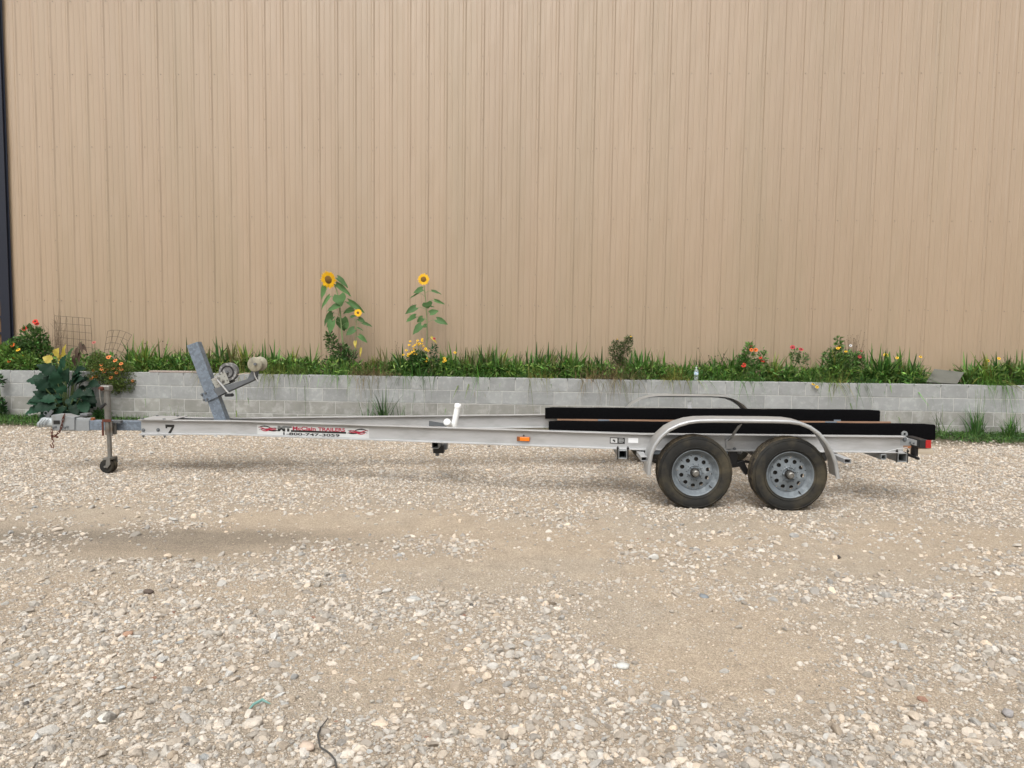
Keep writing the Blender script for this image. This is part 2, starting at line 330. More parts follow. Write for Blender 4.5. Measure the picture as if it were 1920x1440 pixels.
# gravel: loose stones lying on the ground
def base_shape(level):
    import bmesh
    bm = bmesh.new()
    if level == 0:
        V = np.array([[1, 0, 0], [-1, 0, 0], [0, 1, 0], [0, -1, 0], [0, 0, 1], [0, 0, -1]], float); T = np.array([[0, 2, 4], [2, 1, 4], [1, 3, 4], [3, 0, 4], [2, 0, 5], [1, 2, 5], [3, 1, 5], [0, 3, 5]])
        bm.free(); return V, T
    bmesh.ops.create_icosphere(bm, subdivisions=level, radius=1); bm.verts.ensure_lookup_table()
    V = np.array([v.co[:] for v in bm.verts]); T = np.array([[v.index for v in f.verts] for f in bm.faces]); bm.free(); return V, T
def stones(level, x, y, r, soup):
    BV, BT = base_shape(level); n = len(x); nv = len(BV)
    sc = np.stack([r*rng.uniform(.85, 1.45, n), r*rng.uniform(.7, 1.1, n), r*rng.uniform(.5, .9, n)], 1)
    V = np.repeat(BV[None], n, 0)*(1+rng.normal(0, .05 if level else .18, (n, nv, 1)))
    if level:
        for _ in range(7):                                    # broken faces: press the lump flat along random planes
            pn = rng.normal(0, 1, (n, 3)); pn /= np.linalg.norm(pn, axis=1, keepdims=True); ex = np.maximum(0, np.einsum('ijk,ik->ij', V, pn)-rng.uniform(.42, .8, (n, 1))); V = V-ex[..., None]*pn[:, None, :]
        V = V*1.28
    V = V*sc[:, None, :]
    ax, ay = rng.normal(0, .25, n), rng.normal(0, .25, n); th = rng.uniform(0, 6.283, n)
    X = V[..., 0]; Y = V[..., 1]; Z = V[..., 2]
    Y, Z = Y*np.cos(ax)[:, None]-Z*np.sin(ax)[:, None], Y*np.sin(ax)[:, None]+Z*np.cos(ax)[:, None]
    X, Z = X*np.cos(ay)[:, None]+Z*np.sin(ay)[:, None], -X*np.sin(ay)[:, None]+Z*np.cos(ay)[:, None]
    X, Y = X*np.cos(th)[:, None]-Y*np.sin(th)[:, None], X*np.sin(th)[:, None]+Y*np.cos(th)[:, None]
    z0 = gz(x, y)+sc[:, 2]*rng.uniform(-.25, .45, n)
    V = np.stack([X+x[:, None], Y+y[:, None], Z+z0[:, None]], -1).reshape(-1, 3)
    T = (BT[None]+(np.arange(n)*nv)[:, None, None]).reshape(-1, 3)
    base = np.array([.535, .478, .41])[None]*rng.uniform(.6, 1.26, (n, 1)); hue = rng.normal(0, .04, (n, 1)); base = base*(1+hue*np.array([1, 0, -1.2]))
    k = rng.random(n); base[k < .10] = np.array([.43, .395, .345])*rng.uniform(.75, 1.2, ((k < .10).sum(), 1)); base[k > .9985] = np.array([.30, .18, .13]); base[(k > .9977) & (k < .9985)] = np.array([.13, .12, .11])
    dm = damp(x, y)[:, None]*.04; base = base*(1-dm)
    soup.add(V, T, np.repeat(base, nv, 0))
def scatter(n, y0, y1, pw=1.0):
    y = rng.uniform(y0, y1, n); x = rng.uniform(-1, 1, n)*(.76*y1+.8); keep = (np.abs(x) < .76*y+.8) & (rng.random(n) < dens(x, y)**pw)
    return x[keep], y[keep]
near, far = Soup(), Soup()
x, y = scatter(48000, 2.0, 4.0, 1.35); r = np.exp(rng.normal(math.log(.0074), .46, len(x))); big = r > .0125
stones(2, x[big], y[big], np.minimum(r[big], .026), near); stones(1, x[~big], y[~big], r[~big], near)
x, y = scatter(62000, 4.0, 6.2, 1.3); r = np.exp(rng.normal(math.log(.0082), .45, len(x))); big = r > .019
stones(2, x[big], y[big], np.minimum(r[big], .028), near); stones(1, x[~big], y[~big], r[~big], near)
x, y = scatter(130000, 6.2, 10.7, 1.0); f_ = rng.random(len(x)) < 1-.8*sstep(9.9, 10.6, y); x, y = x[f_], y[f_]
r = np.exp(rng.normal(math.log(.0105), .36, len(x))); stones(0, x, y, np.minimum(r, .034), far)
x, y = scatter(90000, 2.0, 4.8, .5); stones(0, x, y, np.exp(rng.normal(math.log(.0042), .3, len(x))), near)
tag(link('foreground_gravel', near.mesh('foreground_gravel', M['stone'], False)), 'loose pale crushed limestone scattered over the sandy yard in front of the trailer', 'gravel', kind='stuff')
tag(link('yard_gravel', far.mesh('yard_gravel', M['stone'], False)), 'fine pale gravel spread under the trailer and up to the block wall', 'gravel', kind='stuff')

def odd_stone(name, px, py, r, colr, label, flat=.6, seed=0):
    p = PG(px, py); BV, BT = base_shape(2); g = np.random.default_rng(seed+99)
    V = BV*(1+g.normal(0, .13, (len(BV), 1)))*np.array([r*1.35, r, r*flat]); zz = float(gz(np.array([p.x]), np.array([p.y]))[0])
    o = link(name, arr_mesh(name, V, BT, mat('%s_%d' % (name, seed), colr, .85, 0, .2, 60, bump=.4, bscale=120)), loc=(p.x, p.y, zz+r*flat*.6)); o.rotation_euler = (0.1, .1, seed*1.3); return o
tag(odd_stone('stone', 240, 1191, .022, (.40, .25, .17), '', seed=1), 'orange-brown flat stone among pale grey gravel', 'stone')
tag(odd_stone('stone', 278, 1113, .026, (.10, .075, .06), '', seed=2), 'small pointed dark brown stone on sandy ground', 'stone')
tag(odd_stone('stone', 1570, 1045, .022, (.05, .04, .035), '', seed=3), 'blackish lump lying on smooth sand behind the wheels', 'stone')
tag(odd_stone('stone', 1319, 1117, .024, (.20, .22, .235), '', .25, seed=4), 'flat blue-grey slate chip on bare sand', 'stone')
tag(odd_stone('stone', 1168, 1252, .024, (.55, .55, .52), '', seed=5), 'pale grey angular stone alone on a sandy patch', 'stone')
tag(odd_stone('stone', 200, 1351, .03, (.62, .60, .54), '', .5, seed=6), 'large oblong whitish stone amid dense gravel', 'stone')
tag(odd_stone('stone', 575, 1405, .026, (.5, .40, .32), '', .7, seed=7), 'cream and rust-stained stone beside the black twig', 'stone')
tag(odd_stone('stone', 1890, 1342, .022, (.30, .285, .28), '', .7, seed=8), 'purplish grey rounded stone on sand by gravel patch', 'stone')

def gpt(px, py, dz=0): p = PG(px, py); p.z = float(gz(np.array([p.x]), np.array([p.y]))[0])+dz; return p
b = MB(); pth = [gpt(463, 1338, .012), gpt(476, 1329, .022), gpt(492, 1323, .026), gpt(507, 1325, .014)]
b.tube(pth, [.0015, .006, .007, .002], 8); b.build('plastic_scrap', 'teal', bevel=0)
tag(bpy.data.objects['plastic_scrap'], 'curved strip of teal plastic lying on the gravel', 'scrap')
b = MB(); b.tube([gpt(615, 1356, .02), gpt(602, 1375, .024), gpt(596, 1390, .024), gpt(600, 1410, .02), gpt(618, 1421, .02), gpt(628, 1434, .02), gpt(631, 1450, .018)], [.002, .0028, .004, .0036, .0036, .0036, .0042], 7)
b.tube([gpt(596, 1390, .024), gpt(601, 1377, .03)], [.004, .002], 6)
tag(b.build('twig', 'twig'), 'crooked dark grey twig lying on gravel', 'twig')

# ================================================================== BUILDING
WY = 12.259
U0 = -8.9121-.063
bld = empty('metal_building', (-9.3, WY, 0), 'tall tan corrugated metal building with navy corner trim', 'building')
def inv(o, p): return Vector(p)-o.location
prof = []
def rib(c): return [(c-.034, 0), (c-.011, .0138), (c+.011, .0138), (c+.034, 0)]
def minor(c): return [(c-.016, 0), (c-.008, .0045), (c+.008, .0045), (c+.016, 0)]
prof = [(-.034, .0025), (-.013, .016), (.011, .016), (.034, 0)]
for c in (.1016, .2032): prof += minor(c)
for k_ in (1, 2):
    c0 = .3048*k_; prof += rib(c0)
    for c in (.1016, .2032): prof += minor(c0+c)
prof += [(.9144-.034, 0), (.9144-.011, .0138), (.9144+.009, .0138)]
Z0, Z1 = .78, 8.2
def panel_mesh(seed):
    g = random.Random(seed); V = []; F = []; zs = [Z0+(Z1-Z0)*i/12 for i in range(13)]; n = len(prof)
    for z in zs:
        for (u, h) in prof:
            wv = .0035*math.sin(z*2.1+seed*1.7+u*9)+.002*math.sin(z*5.3+u*17+seed)      # slight oil-canning of the thin sheet
            V.append((u, -h-(wv if h < .005 else wv*.3), z))
    for i in range(12):
        for k in range(n-1): F.append((i*n+k, i*n+k+1, (i+1)*n+k+1, (i+1)*n+k))
    me = bpy.data.meshes.new('wall_panel'); me.from_pydata(V, [], F); me.materials.append(M['siding']); me.update(); return me
pms = [panel_mesh(s) for s in range(5)]
sb = MB()
ROWS = [2.053, 3.503, 4.656, 5.853, 7.05]
for z in ROWS:
    for k_ in range(3): sb.lathe([(0, .010), (.005, .008), (.006, .002), (.0075, 0), (.0075, -.002)][::-1], 6, (.063+.3048*k_, -.002, z))
for i in range(-2, 12):
    z = 2.065+.508*i
    if z > 1.: sb.lathe([(0, .009), (.004, .007), (.005, .002), (.0065, 0), (.0065, -.002)][::-1], 6, (0, -.016, z))
sme = sb.mesh('panel_screws', M['screw'], 0)
k_ = -1
x0 = U0+.6096-.9144
while x0 < 13.5:
    p = link('wall_panel', pms[k_ % 5], bld, inv(bld, (x0, WY, 0)))
    s_ = link('panel_screws', sme, p); s_['kind'] = 'stuff'
    x0 += .9144; k_ += 1
xe = x0
b = MB(); b.box((-9.255-bld.location.x, .03, 4.45), (.165, .24, 7.5)); b.build('corner_trim', 'navy', bld, 0, .006)
b = MB(); b.box((-9.16-bld.location.x, -.045, 4.45), (.03, .012, 7.5)); b.build('trim_flange', 'navy', bld, 0)
b = MB(); b.box(((xe-9.17)/2+0-bld.location.x, .008, .82), (xe+9.17, .01, .10)); b.build('base_flashing', 'siding', bld, 0)
b = MB()
yy = [0]; V = []
for i in range(60):
    c0 = .2+i*.3048
    for (u, h) in rib(c0): V.append((-.03-h, u, 0))
n = len(V); b.add([(v[0], v[1], .3) for v in V]+[(v[0], v[1], Z1) for v in V], [(i, i+1, i+1+n, i+n) for i in range(n-1)]); b.build('side_wall', 'siding', bld, 0)
b = MB(); b.prism([(-.35, -.25, 8.2), (-.35, 9.2, 10.2), (-.35, 18.6, 8.2), (-.35, 18.6, 8.05), (-.35, 9.2, 10.05), (-.35, -.25, 8.05)], (xe+10, 0, 0)); b.build('roof', 'roof', bld, 0)

# ================================================================== RETAINING WALL
RY, RTOP, CH, BL = 11.30, .895, .2085, .4064
ret = empty('retaining_wall', (0, RY, 0), 'long low grey concrete block retaining wall below the metal siding', 'wall')
def blk_mesh(w, seed):
    b = MB(); b.box((w/2-.004, .1, (CH-.008)/2), (w-.0095, .2, CH-.0095)); me = b.mesh('block', M['block'], 0); return me
import bmesh
def bevel_mesh(me, w=.003):
    bm = bmesh.new(); bm.from_mesh(me); bmesh.ops.bevel(bm, geom=bm.edges[:]+bm.verts[:], offset=w, segments=1, affect='EDGES'); bm.to_mesh(me); bm.free(); return me
bm_hi = bevel_mesh(blk_mesh(BL, 0)); bm_lo = bm_hi.copy(); bm_lo.materials.clear(); bm_lo.materials.append(M['block_low'])
XJ = PX(1611.6, 730, RY).x           # a joint of the top course seen in the photograph
for c in range(4):
    z = RTOP-CH*(c+1); off = 0 if c % 2 == 0 else BL/2; i0 = int((-10.4-XJ)/BL)
    for i in range(i0, i0+55):
        x_ = XJ+off+i*BL
        o = link('block', bm_hi if c < 2 else bm_lo, ret, (x_+.004, random.uniform(-.0018, .0018), z+.004))
        o.rotation_euler = (random.uniform(-.003, .003), random.uniform(-.001, .001), random.uniform(-.004, .004))
xa, xb = XJ+int((-10.4-XJ)/BL)*BL+.22, XJ+(int((-10.4-XJ)/BL)+54)*BL
b = MB(); b.box(((xa+xb)/2, .1, RTOP/2-.02), (xb-xa, .193, RTOP-.045)); b.build('mortar', 'mortar', ret, 0)
# soil of the raised bed
b = MB(); n = 120; V = []; F = []
for i in range(n+1):
    for j, (yy_, zz_) in enumerate(((RY+.19, .80), (RY+.22, .845), (RY+.5, .87), (WY+.05, .88))): V.append((xa+(xb-xa)*i/n, yy_, zz_+random.uniform(-.015, .015)))
for i in range(n):
    for j in range(3): F.append((i*4+j, i*4+j+1, (i+1)*4+j+1, (i+1)*4+j))
b.add(V, F); tag(b.build('planting_bed', 'soil', None, 60), kind='structure')
# plank on the wall, grey board, bottle, pipe
p0, p1 = PX(283, 699, RY+.1), PX(392, 700.5, RY+.1)
b = MB(); b.bar((p0.x, RY+.10, RTOP+.013), (p1.x, RY+.12, RTOP+.014), .14, .026); tag(b.build('plank', 'plank', None, 0, .003), 'faded pinkish plank lying flat along the wall top', 'plank')
a, b_, c_, d_ = PX(1737, 716, RY+.20), PX(1795, 719.5, RY+.20), PX(1808, 698, RY+.42), PX(1752, 691.5, RY+.46)
b = MB(); nrm = (b_-a).cross(d_-a).normalized(); b.prism([a, b_, c_, d_], nrm*-.014); tag(b.build('board', 'slab', None, 0), 'flat dull grey board leaning in the grass at the wall edge', 'board')
pb = PX(1305, 714, RY+.06); bt = empty('water_bottle', (pb.x, RY+.06, RTOP-.004), 'clear plastic water bottle standing on the block wall', 'bottle')
b = MB(); b.lathe([(.0, 0), (.031, 0), (.034, .006), (.034, .05), (.031, .055), (.034, .06), (.034, .135), (.030, .155), (.016, .185), (.0125, .19), (.0125, .20)], 20, ax=(0, 0, 1)); b.build('bottle_body', 'bottle', bt)
b = MB(); b.lathe([(.0135, .197), (.0135, .214), (.012, .216)], 16, ax=(0, 0, 1)); b.build('cap', 'white', bt)
M['bluelab'] = mat('blue_label', (.18, .40, .62), .4, col2=(.7, .75, .8), c2scale=30, c2lo=.5, c2hi=.55)
b = MB(); b.lathe([(.0348, .098), (.0348, .134)], 20, ax=(0, 0, 1)); b.build('label_band', 'bluelab', bt)
b = MB(); b.tube([gpt(1872, 829.5, .03), gpt(1900, 827, .04), gpt(1950, 824, .05)], [.012, .02, .024], 10); tag(b.build('pipe', 'dksteel'), 'dull grey pipe lying half hidden in grass by the wall', 'pipe')

# ================================================================== BOAT TRAILER
TX, TY, TILT = 1.86, 7.92, .0095
tr = empty('boat_trailer', (TX, TY, 0), 'long bare aluminium tandem-axle boat trailer with black bunks parked on gravel', 'boat trailer', rot=(0, -TILT, 0))
TM = Matrix.Translation((TX, TY, 0)) @ Matrix.Rotation(-TILT, 4, 'Y'); TI = TM.inverted()
def pl(px, py, Y): return TI @ PX(px, py, Y)                      # pixel at world depth Y -> trailer space
def lray(px, py): return TI @ Vector((0, 0, CAM_H)), (TI.to_3x3() @ ray(px, py))
RZ0, RZ1 = .49, .65
RP = [(-6.27, -.13), (-5.26, -.13), (-.86, -.885), (1.60, -.905)]
isec = [(-.04, RZ0), (.04, RZ0), (.04, RZ0+.009), (.004, RZ0+.012), (.004, RZ1-.012), (.04, RZ1-.009), (.04, RZ1), (-.04, RZ1), (-.04, RZ1-.009), (-.004, RZ1-.012), (-.004, RZ0+.012), (-.04, RZ0+.009)]
def rail(side):
    b = MB(); V = []; n = len(isec); P = [Vector((x, y*side, 0)) for x, y in RP]
    for i, p in enumerate(P):
        d0 = (P[i]-P[i-1]).normalized() if i else (P[1]-P[0]).normalized(); d1 = (P[i+1]-P[i]).normalized() if i < len(P)-1 else d0
        d = (d0+d1).normalized(); nn = Vector((d.y, -d.x, 0)); k = 1/max(.5, d.dot(d0))
        for o, z in isec: V.append(p+nn*o*k+Vector((0, 0, z)))
    F = [(i*n+k, i*n+(k+1) % n, (i+1)*n+(k+1) % n, (i+1)*n+k) for i in range(len(P)-1) for k in range(n)]+[tuple(range(n)), tuple((len(P)-1)*n+k for k in range(n-1, -1, -1))]
    b.add(V, F); return b.build('frame_rail', 'alu', tr, 0, .0015)
rl = rail(1); rl['label'] = 'frame rail with lettering, marker light and stickers'; rail(-1)
# web plane of the near rail, per segment
def webframe(seg):
    a = Vector((*RP[seg], 0)); b_ = Vector((*RP[seg+1], 0)); d = (b_-a).normalized(); nn = Vector((d.y, -d.x, 0)); return a+nn*.004, d, nn
def pweb(px, py, seg):
    o, d = lray(px, py); a, dd, nn = webframe(seg); t = (a-o).dot(nn)/d.dot(nn); p = o+d*t; return (p-a).dot(dd), p.z
def web3(s_, z, seg, off): a, dd, nn = webframe(seg); return a+dd*s_+nn*off+Vector((0, 0, z))
def text_poly(txt, bold=0.):
    cu = bpy.data.curves.new('txt', 'FONT'); cu.body = txt; cu.size = 1; cu.offset = bold; cu.resolution_u = 3
    o = bpy.data.objects.new('txt', cu); COL.objects.link(o); bpy.context.view_layer.update()
    me = bpy.data.meshes.new_from_object(o.evaluated_get(bpy.context.evaluated_depsgraph_get()))
    V = np.array([v.co[:2] for v in me.vertices]); F = [tuple(p.vertices) for p in me.polygons]
    bpy.data.objects.remove(o); bpy.data.curves.remove(cu); bpy.data.meshes.remove(me)
    V = (V-V.min(0))/(V.max(0)-V.min(0)); return V, F
def decal(name, mt, polys, seg, layer, parent):
    """polys: list of (V2 in (s,z), faces)"""
    b = MB()
    for V, F in polys: b.add([web3(v[0], v[1], seg, .0012+.0009*layer) for v in V], F)
    me = bpy.data.meshes.new(name); me.from_pydata(b.v, [], b.f); me.materials.append(M[mt]); me.update(); return link(name, me, parent)
def quad(a, b_, c_, d_): return ([a, b_, c_, d_], [(0, 1, 2, 3)])
# sticker
sTL, sTR, sBL, sBR = pweb(482.3, 797.5, 1), pweb(692, 802.5, 1), pweb(482.3, 820.3, 1), pweb(692, 824.2, 1)
s0, s1 = sTL[0], sTR[0]; zt, zb = min((sTL[1]+sTR[1])/2, RZ1-.018), max((sBL[1]+sBR[1])/2, RZ0+.017)
def uv(u, v): return (s0+(s1-s0)*u, zt+(zb-zt)*v)
st = decal('maker_sticker', 'white', [quad(uv(0, 0), uv(0, 1), uv(1, 1), uv(1, 0))], 1, 0, tr); st['label'] = 'white maker sticker with red and black lettering'
def fit(txt, u0, u1, v0, v1, bold=0.):
    V, F = text_poly(txt, bold); return [uv(u0+(u1-u0)*a, v1+(v0-v1)*b_) for a, b_ in V], F
decal('maker_name', 'decalred', [fit('McClain', .325, .533, .03, .42, .03)], 1, 2, st); decal('maker_word', 'decalred', [fit('TRAILERS', .553, .792, .05, .42, .03)], 1, 2, st)
decal('phone_number', 'decalblack', [fit('1-800-747-3059', .239, .745, .68, .97, .028)], 1, 2, st)
decal('logo_letters', 'decalgrey', [fit('MT', .188, .317, .03, .33, .07)], 1, 3, st)
decal('logo_letters', 'decalblack', [fit('MT', .188, .317, .03, .60, .07)], 1, 2, st)
decal('underline_bar', 'decalblack', [quad(uv(.308, .42), uv(.308, .62), uv(.80, .62), uv(.80, .42))], 1, 1, st)
def swoosh(pts, w):
    n = 14; L = []; Rr = []; P = [Vector((*p, 0)) for p in pts]
    def bez(t): 
        Q = P[:]
        while len(Q) > 1: Q = [Q[i].lerp(Q[i+1], t) for i in range(len(Q)-1)]
        return Q[0]
    for i in range(n+1):
        t = i/n; p = bez(t); d = (bez(min(1, t+.02))-bez(max(0, t-.02))).normalized(); ww = w*math.sin(math.pi*(.04+.92*t))**.8; nn = Vector((-d.y*1, d.x*6.4, 0))
        nn = Vector((-d.y/1.0, d.x, 0)); L.append((p.x+nn.x*ww*.16, p.y+nn.y*ww)); Rr.append((p.x-nn.x*ww*.16, p.y-nn.y*ww))
    return [uv(*q) for q in L+Rr], [(i, i+1, n+2+i, n+1+i) for i in range(n)]
for sgn, base in ((1, .012), (-1, .99)):
    f = lambda pts: [(base+sgn*a, b_) for a, b_ in pts]
    decal('flame', 'decalblack', [swoosh(f([(0, .30), (.04, .0), (.09, .1), (.12, .35)]), .08), swoosh(f([(0.005, .5), (.05, .2), (.1, .75), (.17, .55)]), .075), swoosh(f([(.03, .35), (.07, .55), (.13, .2), (.175, .3)]), .085), swoosh(f([(.09, .5), (.13, .62), (.15, .5), (.178, .56)]), .085)], 1, 1, st)
    decal('flame', 'decalred', [swoosh(f([(0.0, .2), (.05, .2), (.06, .75), (.1, .35), (.13, .05), (.165, .45)]), .08), swoosh(f([(.02, .42), (.05, .7), (.09, .62), (.11, .3)]), .075), swoosh(f([(.08, .38), (.12, .55), (.14, .4), (.165, .38)]), .07)], 1, 2, st)
# the figure 7
V = [(0, 1), (1, 1), (1, .80), (.52, 0), (.20, 0), (.70, .74), (.22, .74), (.2, .62), (.02, .62)]; F = [(0, 1, 2, 5, 6), (2, 3, 4, 5), (0, 6, 7, 8)]; a_ = pweb(310, 796, 0); c_ = pweb(327.5, 814.5, 0)
o = decal('number_seven', 'decalblack', [([(a_[0]+(c_[0]-a_[0])*u, c_[1]+(a_[1]-c_[1])*v) for u, v in V], F)], 0, 0, tr)
# warning label, reflector, marker light (third segment for x > 1.0)
def webrect(name, mt, px0, py0, px1, py1, seg, layer, parent, py0b=None, py1b=None):
    a = pweb(px0, py0, seg); c = pweb(px1, py1, seg); z0 = pweb(px0, py1-.6, seg)[1]
    return decal(name, mt, [quad((a[0], a[1]), (a[0], z0), (c[0], z0), (c[0], a[1]))], seg, layer, parent)
lb = webrect('warning_label', 'decalblack', 1143.5, 820, 1171.5, 832, 1, 0, tr)
webrect('label_panel', 'white', 1145, 821.3, 1157.5, 830.6, 1, 1, lb)
def blob(px, py, r, seed, n=9):
    g = random.Random(seed); s_, z_ = pweb(px, py, 1); P = [(s_+r*g.uniform(.5, 1.2)*math.cos(6.283*i/n), z_+r*.85*g.uniform(.5, 1.2)*math.sin(6.283*i/n)) for i in range(n)]; return (P+[(s_, z_)], [(i, (i+1) % n, n) for i in range(n)])
decal('label_emblem', 'decalblack', [blob(1151.5, 826, .016, 4)], 1, 2, lb)
decal('label_text', 'label', [quad(pweb(1160, y_, 1), pweb(1160, y_+.8, 1), pweb(1160+w_, y_+.8+.15, 1), pweb(1160+w_, y_+.15, 1)) for y_, w_ in ((821.6, 8), (823.6, 10), (825.2, 10), (826.8, 10), (828.8, 8))], 1, 1, lb)
webrect('reflector', 'refl', 1178, 821, 1196.5, 830.6, 1, 0, tr)
def webbox(name, mt, px0, py0, px1, py1, seg, dep, parent=None, off=0, bev=.004):
    a = pweb(px0, py0, seg); c = pweb(px1, py1, seg); b = MB()
    b.prism([web3(a[0], a[1], seg, off), web3(a[0], c[1], seg, off), web3(c[0], c[1], seg, off), web3(c[0], a[1], seg, off)], webframe(seg)[2]*dep); return b.build(name, mt, parent or tr, 0, bev)
mk = webbox('marker_light', 'ambdark', 969.5, 818, 994, 827.5, 1, .016)
webbox('lens', 'amber', 975.5, 819, 993.5, 827, 1, .008, mk, .0161)
mk['label'] = 'small amber side marker light'
def webbolt(px, py, seg, r=.011, mt='dksteel', name='bolt'):
    s_, z_ = pweb(px, py, seg); a, dd, nn = webframe(seg); b = MB(); b.lathe([(r*1.5, 0), (r*1.5, .003), (r, .0031), (r, .012), (r*.6, .015), (0, .015)], 10, web3(s_, z_, seg, 0), nn); return b.build(name, mt, tr, 30)
for q_ in ((269, 806.5), (296.5, 806)): webbolt(*q_, 0, .014)
webbolt(982, 816.6, 1, .006, 'black', 'grommet'); webbolt(1377, 842, 2, .012)

# front plates over the rails
b = MB(); b.box((-6.09, 0, RZ1+.004), (.38, .36, .007)); b.build('top_plate', 'alu', tr, 0)
b = MB(); b.box((-6.09, 0, RZ0-.004), (.38, .36, .007)); b.build('bottom_plate', 'alu', tr, 0)
for x_ in (-6.24, -6.0):
    for y_ in (-.15, .15):
        b = MB(); b.lathe([(.011, -.004), (.011, 0), (.016, .001), (.016, .009), (0, .01)], 8, (x_, y_, RZ1+.008), (0, 0, 1)); b.build('bolt', 'dksteel', tr, 30); b = MB(); b.lathe([(.014, 0), (.014, .014), (.007, .016), (.004, .03)], 8, (x_, y_, RZ0-.008), (0, 0, -1)); b.build('nut', 'dksteel', tr, 30)

# tongue
tz0, tz1 = .515, .625
b = MB(); xa_ = pl(118, 805, TY).x; b.bar((xa_, 0, (tz0+tz1)/2), (-5.2, 0, (tz0+tz1)/2), .10, tz1-tz0); b.build('tongue', 'galv', tr, 0, .006)
b = MB(); A = lambda px, py: pl(px, py, TY-.062)
def slabpoly(name, mt, pts, y0, y1, bev=.004, parent=None):
    b = MB(); b.prism([(p.x, y0, p.z) for p in pts], (0, y1-y0, 0)); return b.build(name, mt, parent or tr, 0, bev)
ac = slabpoly('brake_actuator', 'grey_paint', [A(97, 779), A(101, 777.5), A(118, 777.5), A(132, 781.5), A(141, 781.5), A(141, 806), A(100, 806.5)], -.075, .075)
slabpoly('actuator_sleeve', 'grey_paint', [A(100, 806), A(166, 796.5), A(166, 814.5), A(100, 814)], -.058, .058, .003) if False else None
b = MB(); b.bar(((A(98, 810)).x, 0, .57), (A(167, 806)).xyz if False else (A(167, 806).x, 0, .57), .118, .122); b.build('actuator_sleeve', 'grey_paint', tr, 0, .003)
b = MB(); b.bar((A(139, 790).x, 0, A(139, 789).z), (A(168, 790).x, 0, A(139, 789).z), .10, .062); mc = b.build('master_cylinder', 'grey_paint', tr, 0, .012)
b = MB(); b.box((A(155, 778).x, 0, A(155, 778.5).z), (.09, .10, .034)); b.build('reservoir_cap', 'dksteel', mc, 0, .01)
b = MB(); b.bar((A(140, 791).x, -.052, A(140, 791).z), (A(163, 791).x, -.052, A(163, 791).z), .012, .028); b.build('side_ridge', 'grey_paint', mc, 0, .005)
b = MB(); b.lathe([(.0, .012), (.018, .01), (.022, 0), (.022, -.02)][::-1], 12, (A(170, 787).x, -.03, A(170, 787).z)); o = b.build('side_marker', 'ambdark', mc)
b = MB(); b.prism([(A(102, 788).x, -.0765, A(102, 788).z), (A(102, 795).x, -.0765, A(102, 795).z), (A(114, 795).x, -.0765, A(114, 795).z), (A(114, 788).x, -.0765, A(114, 788).z)], (0, -.002, 0)); b.build('actuator_plate', 'decalblack', ac, 0)
for q_ in ((101.5, 801.5), (123, 801.5), (106, 800), (128, 800)):
    b = MB(); p = A(*q_); b.lathe([(.013, 0), (.013, .008), (0, .01)], 8, (p.x, -.075, p.z)); b.build('bolt', 'dksteel', ac, 30)
# coupler: flared ball socket with latch
b = MB(); ys_ = [(-.03, 0), (-.055, .3), (-.062, .6), (-.05, 1)]
cx0, cx1 = A(64, 795).x, A(97, 795).x; zc = A(80, 797).z
ringN = 14; V = []; sec = [(0, .004, .02, .012), (.06, .045, .05, .034), (.13, .055, .062, .045), (.19, .05, .055, .075), (.30, .045, .05, .085), (.48, .045, .045, .08), (.62, .05, .045, .08), (.78, .05, .05, .08)]
L_ = (cx1-cx0)/.78
for t_, w_, dn, up_ in sec:
    for k in range(ringN):
        th = 2*math.pi*k/ringN; cc, ss = math.cos(th), math.sin(th); V.append((cx0+t_*L_, w_*cc, zc+(up_*ss if ss > 0 else dn*ss*.6)))
F = [(i*ringN+k, i*ringN+(k+1) % ringN, (i+1)*ringN+(k+1) % ringN, (i+1)*ringN+k) for i in range(len(sec)-1) for k in range(ringN)]+[tuple(range(ringN-1, -1, -1)), tuple((len(sec)-1)*ringN+k for k in range(ringN))]
b.add(V, F); cp = b.build('coupler', 'coupler', tr, 50)
b = MB(); b.bar(A(81, 785)+Vector((0, .06, 0)), A(91, 771)+Vector((0, .06, 0)), .035, .014, (0, 1, 0)); b.tube([A(79, 776)+Vector((0, .06, 0))+Vector((.022*math.cos(t), 0, .022*math.sin(t))) for t in np.linspace(0, 6.283, 11)], .005, 6); b.build('latch', 'dksteel', cp, 0)
for px_ in (73, 78, 83):
    b = MB(); b.tube([A(px_+7, 786)+Vector((0, .01, 0)), A(px_+1, 793)+Vector((0, -.004, 0)), A(px_-1, 800)+Vector((0, .004, 0))], .006, 6); b.build('socket_fold', 'coupler', cp)
# rusty safety chain: links
def chain(path, name='safety_chain'):
    root = None; P = [Vector(p) for p in path]; acc = []; step = .030
    for a, b_ in zip(P[:-1], P[1:]):
        n = max(1, int((b_-a).length/step)); acc += [a.lerp(b_, i/n) for i in range(n)]
    acc.append(P[-1]); bb = MB(); 
    for i in range(len(acc)-1):
        a, c = acc[i], acc[i+1]; d = (c-a); L = d.length*.62+.004; d.normalize(); sd = d.cross(Vector((0, 1, 0))).normalized() if i % 2 else Vector((0, 1, 0)); m_ = (a+c)/2
        pts = [m_+d*L*math.cos(t)+sd*.0105*math.sin(t) for t in np.linspace(0, 6.283, 11)]; bb.tube(pts, .0038, 5, False)
    return bb.build(name, 'rust', tr, 60)
Bq = lambda px, py, dy=0: pl(px, py, TY-.085+dy)
ch = chain([Bq(121, 777), Bq(119, 783), Bq(116, 797), Bq(112, 809), Bq(105, 816), Bq(98, 819), Bq(97, 812), Bq(97, 806, .0)])
chain([Bq(97, 817), Bq(98, 824)]); b = MB()
b.tube([Bq(98, 822), Bq(101, 828), Bq(97.5, 831), Bq(101, 836), Bq(100, 840), Bq(97, 839), Bq(94.5, 833)], .0055, 7); b.build('chain_hook', 'rust', tr)
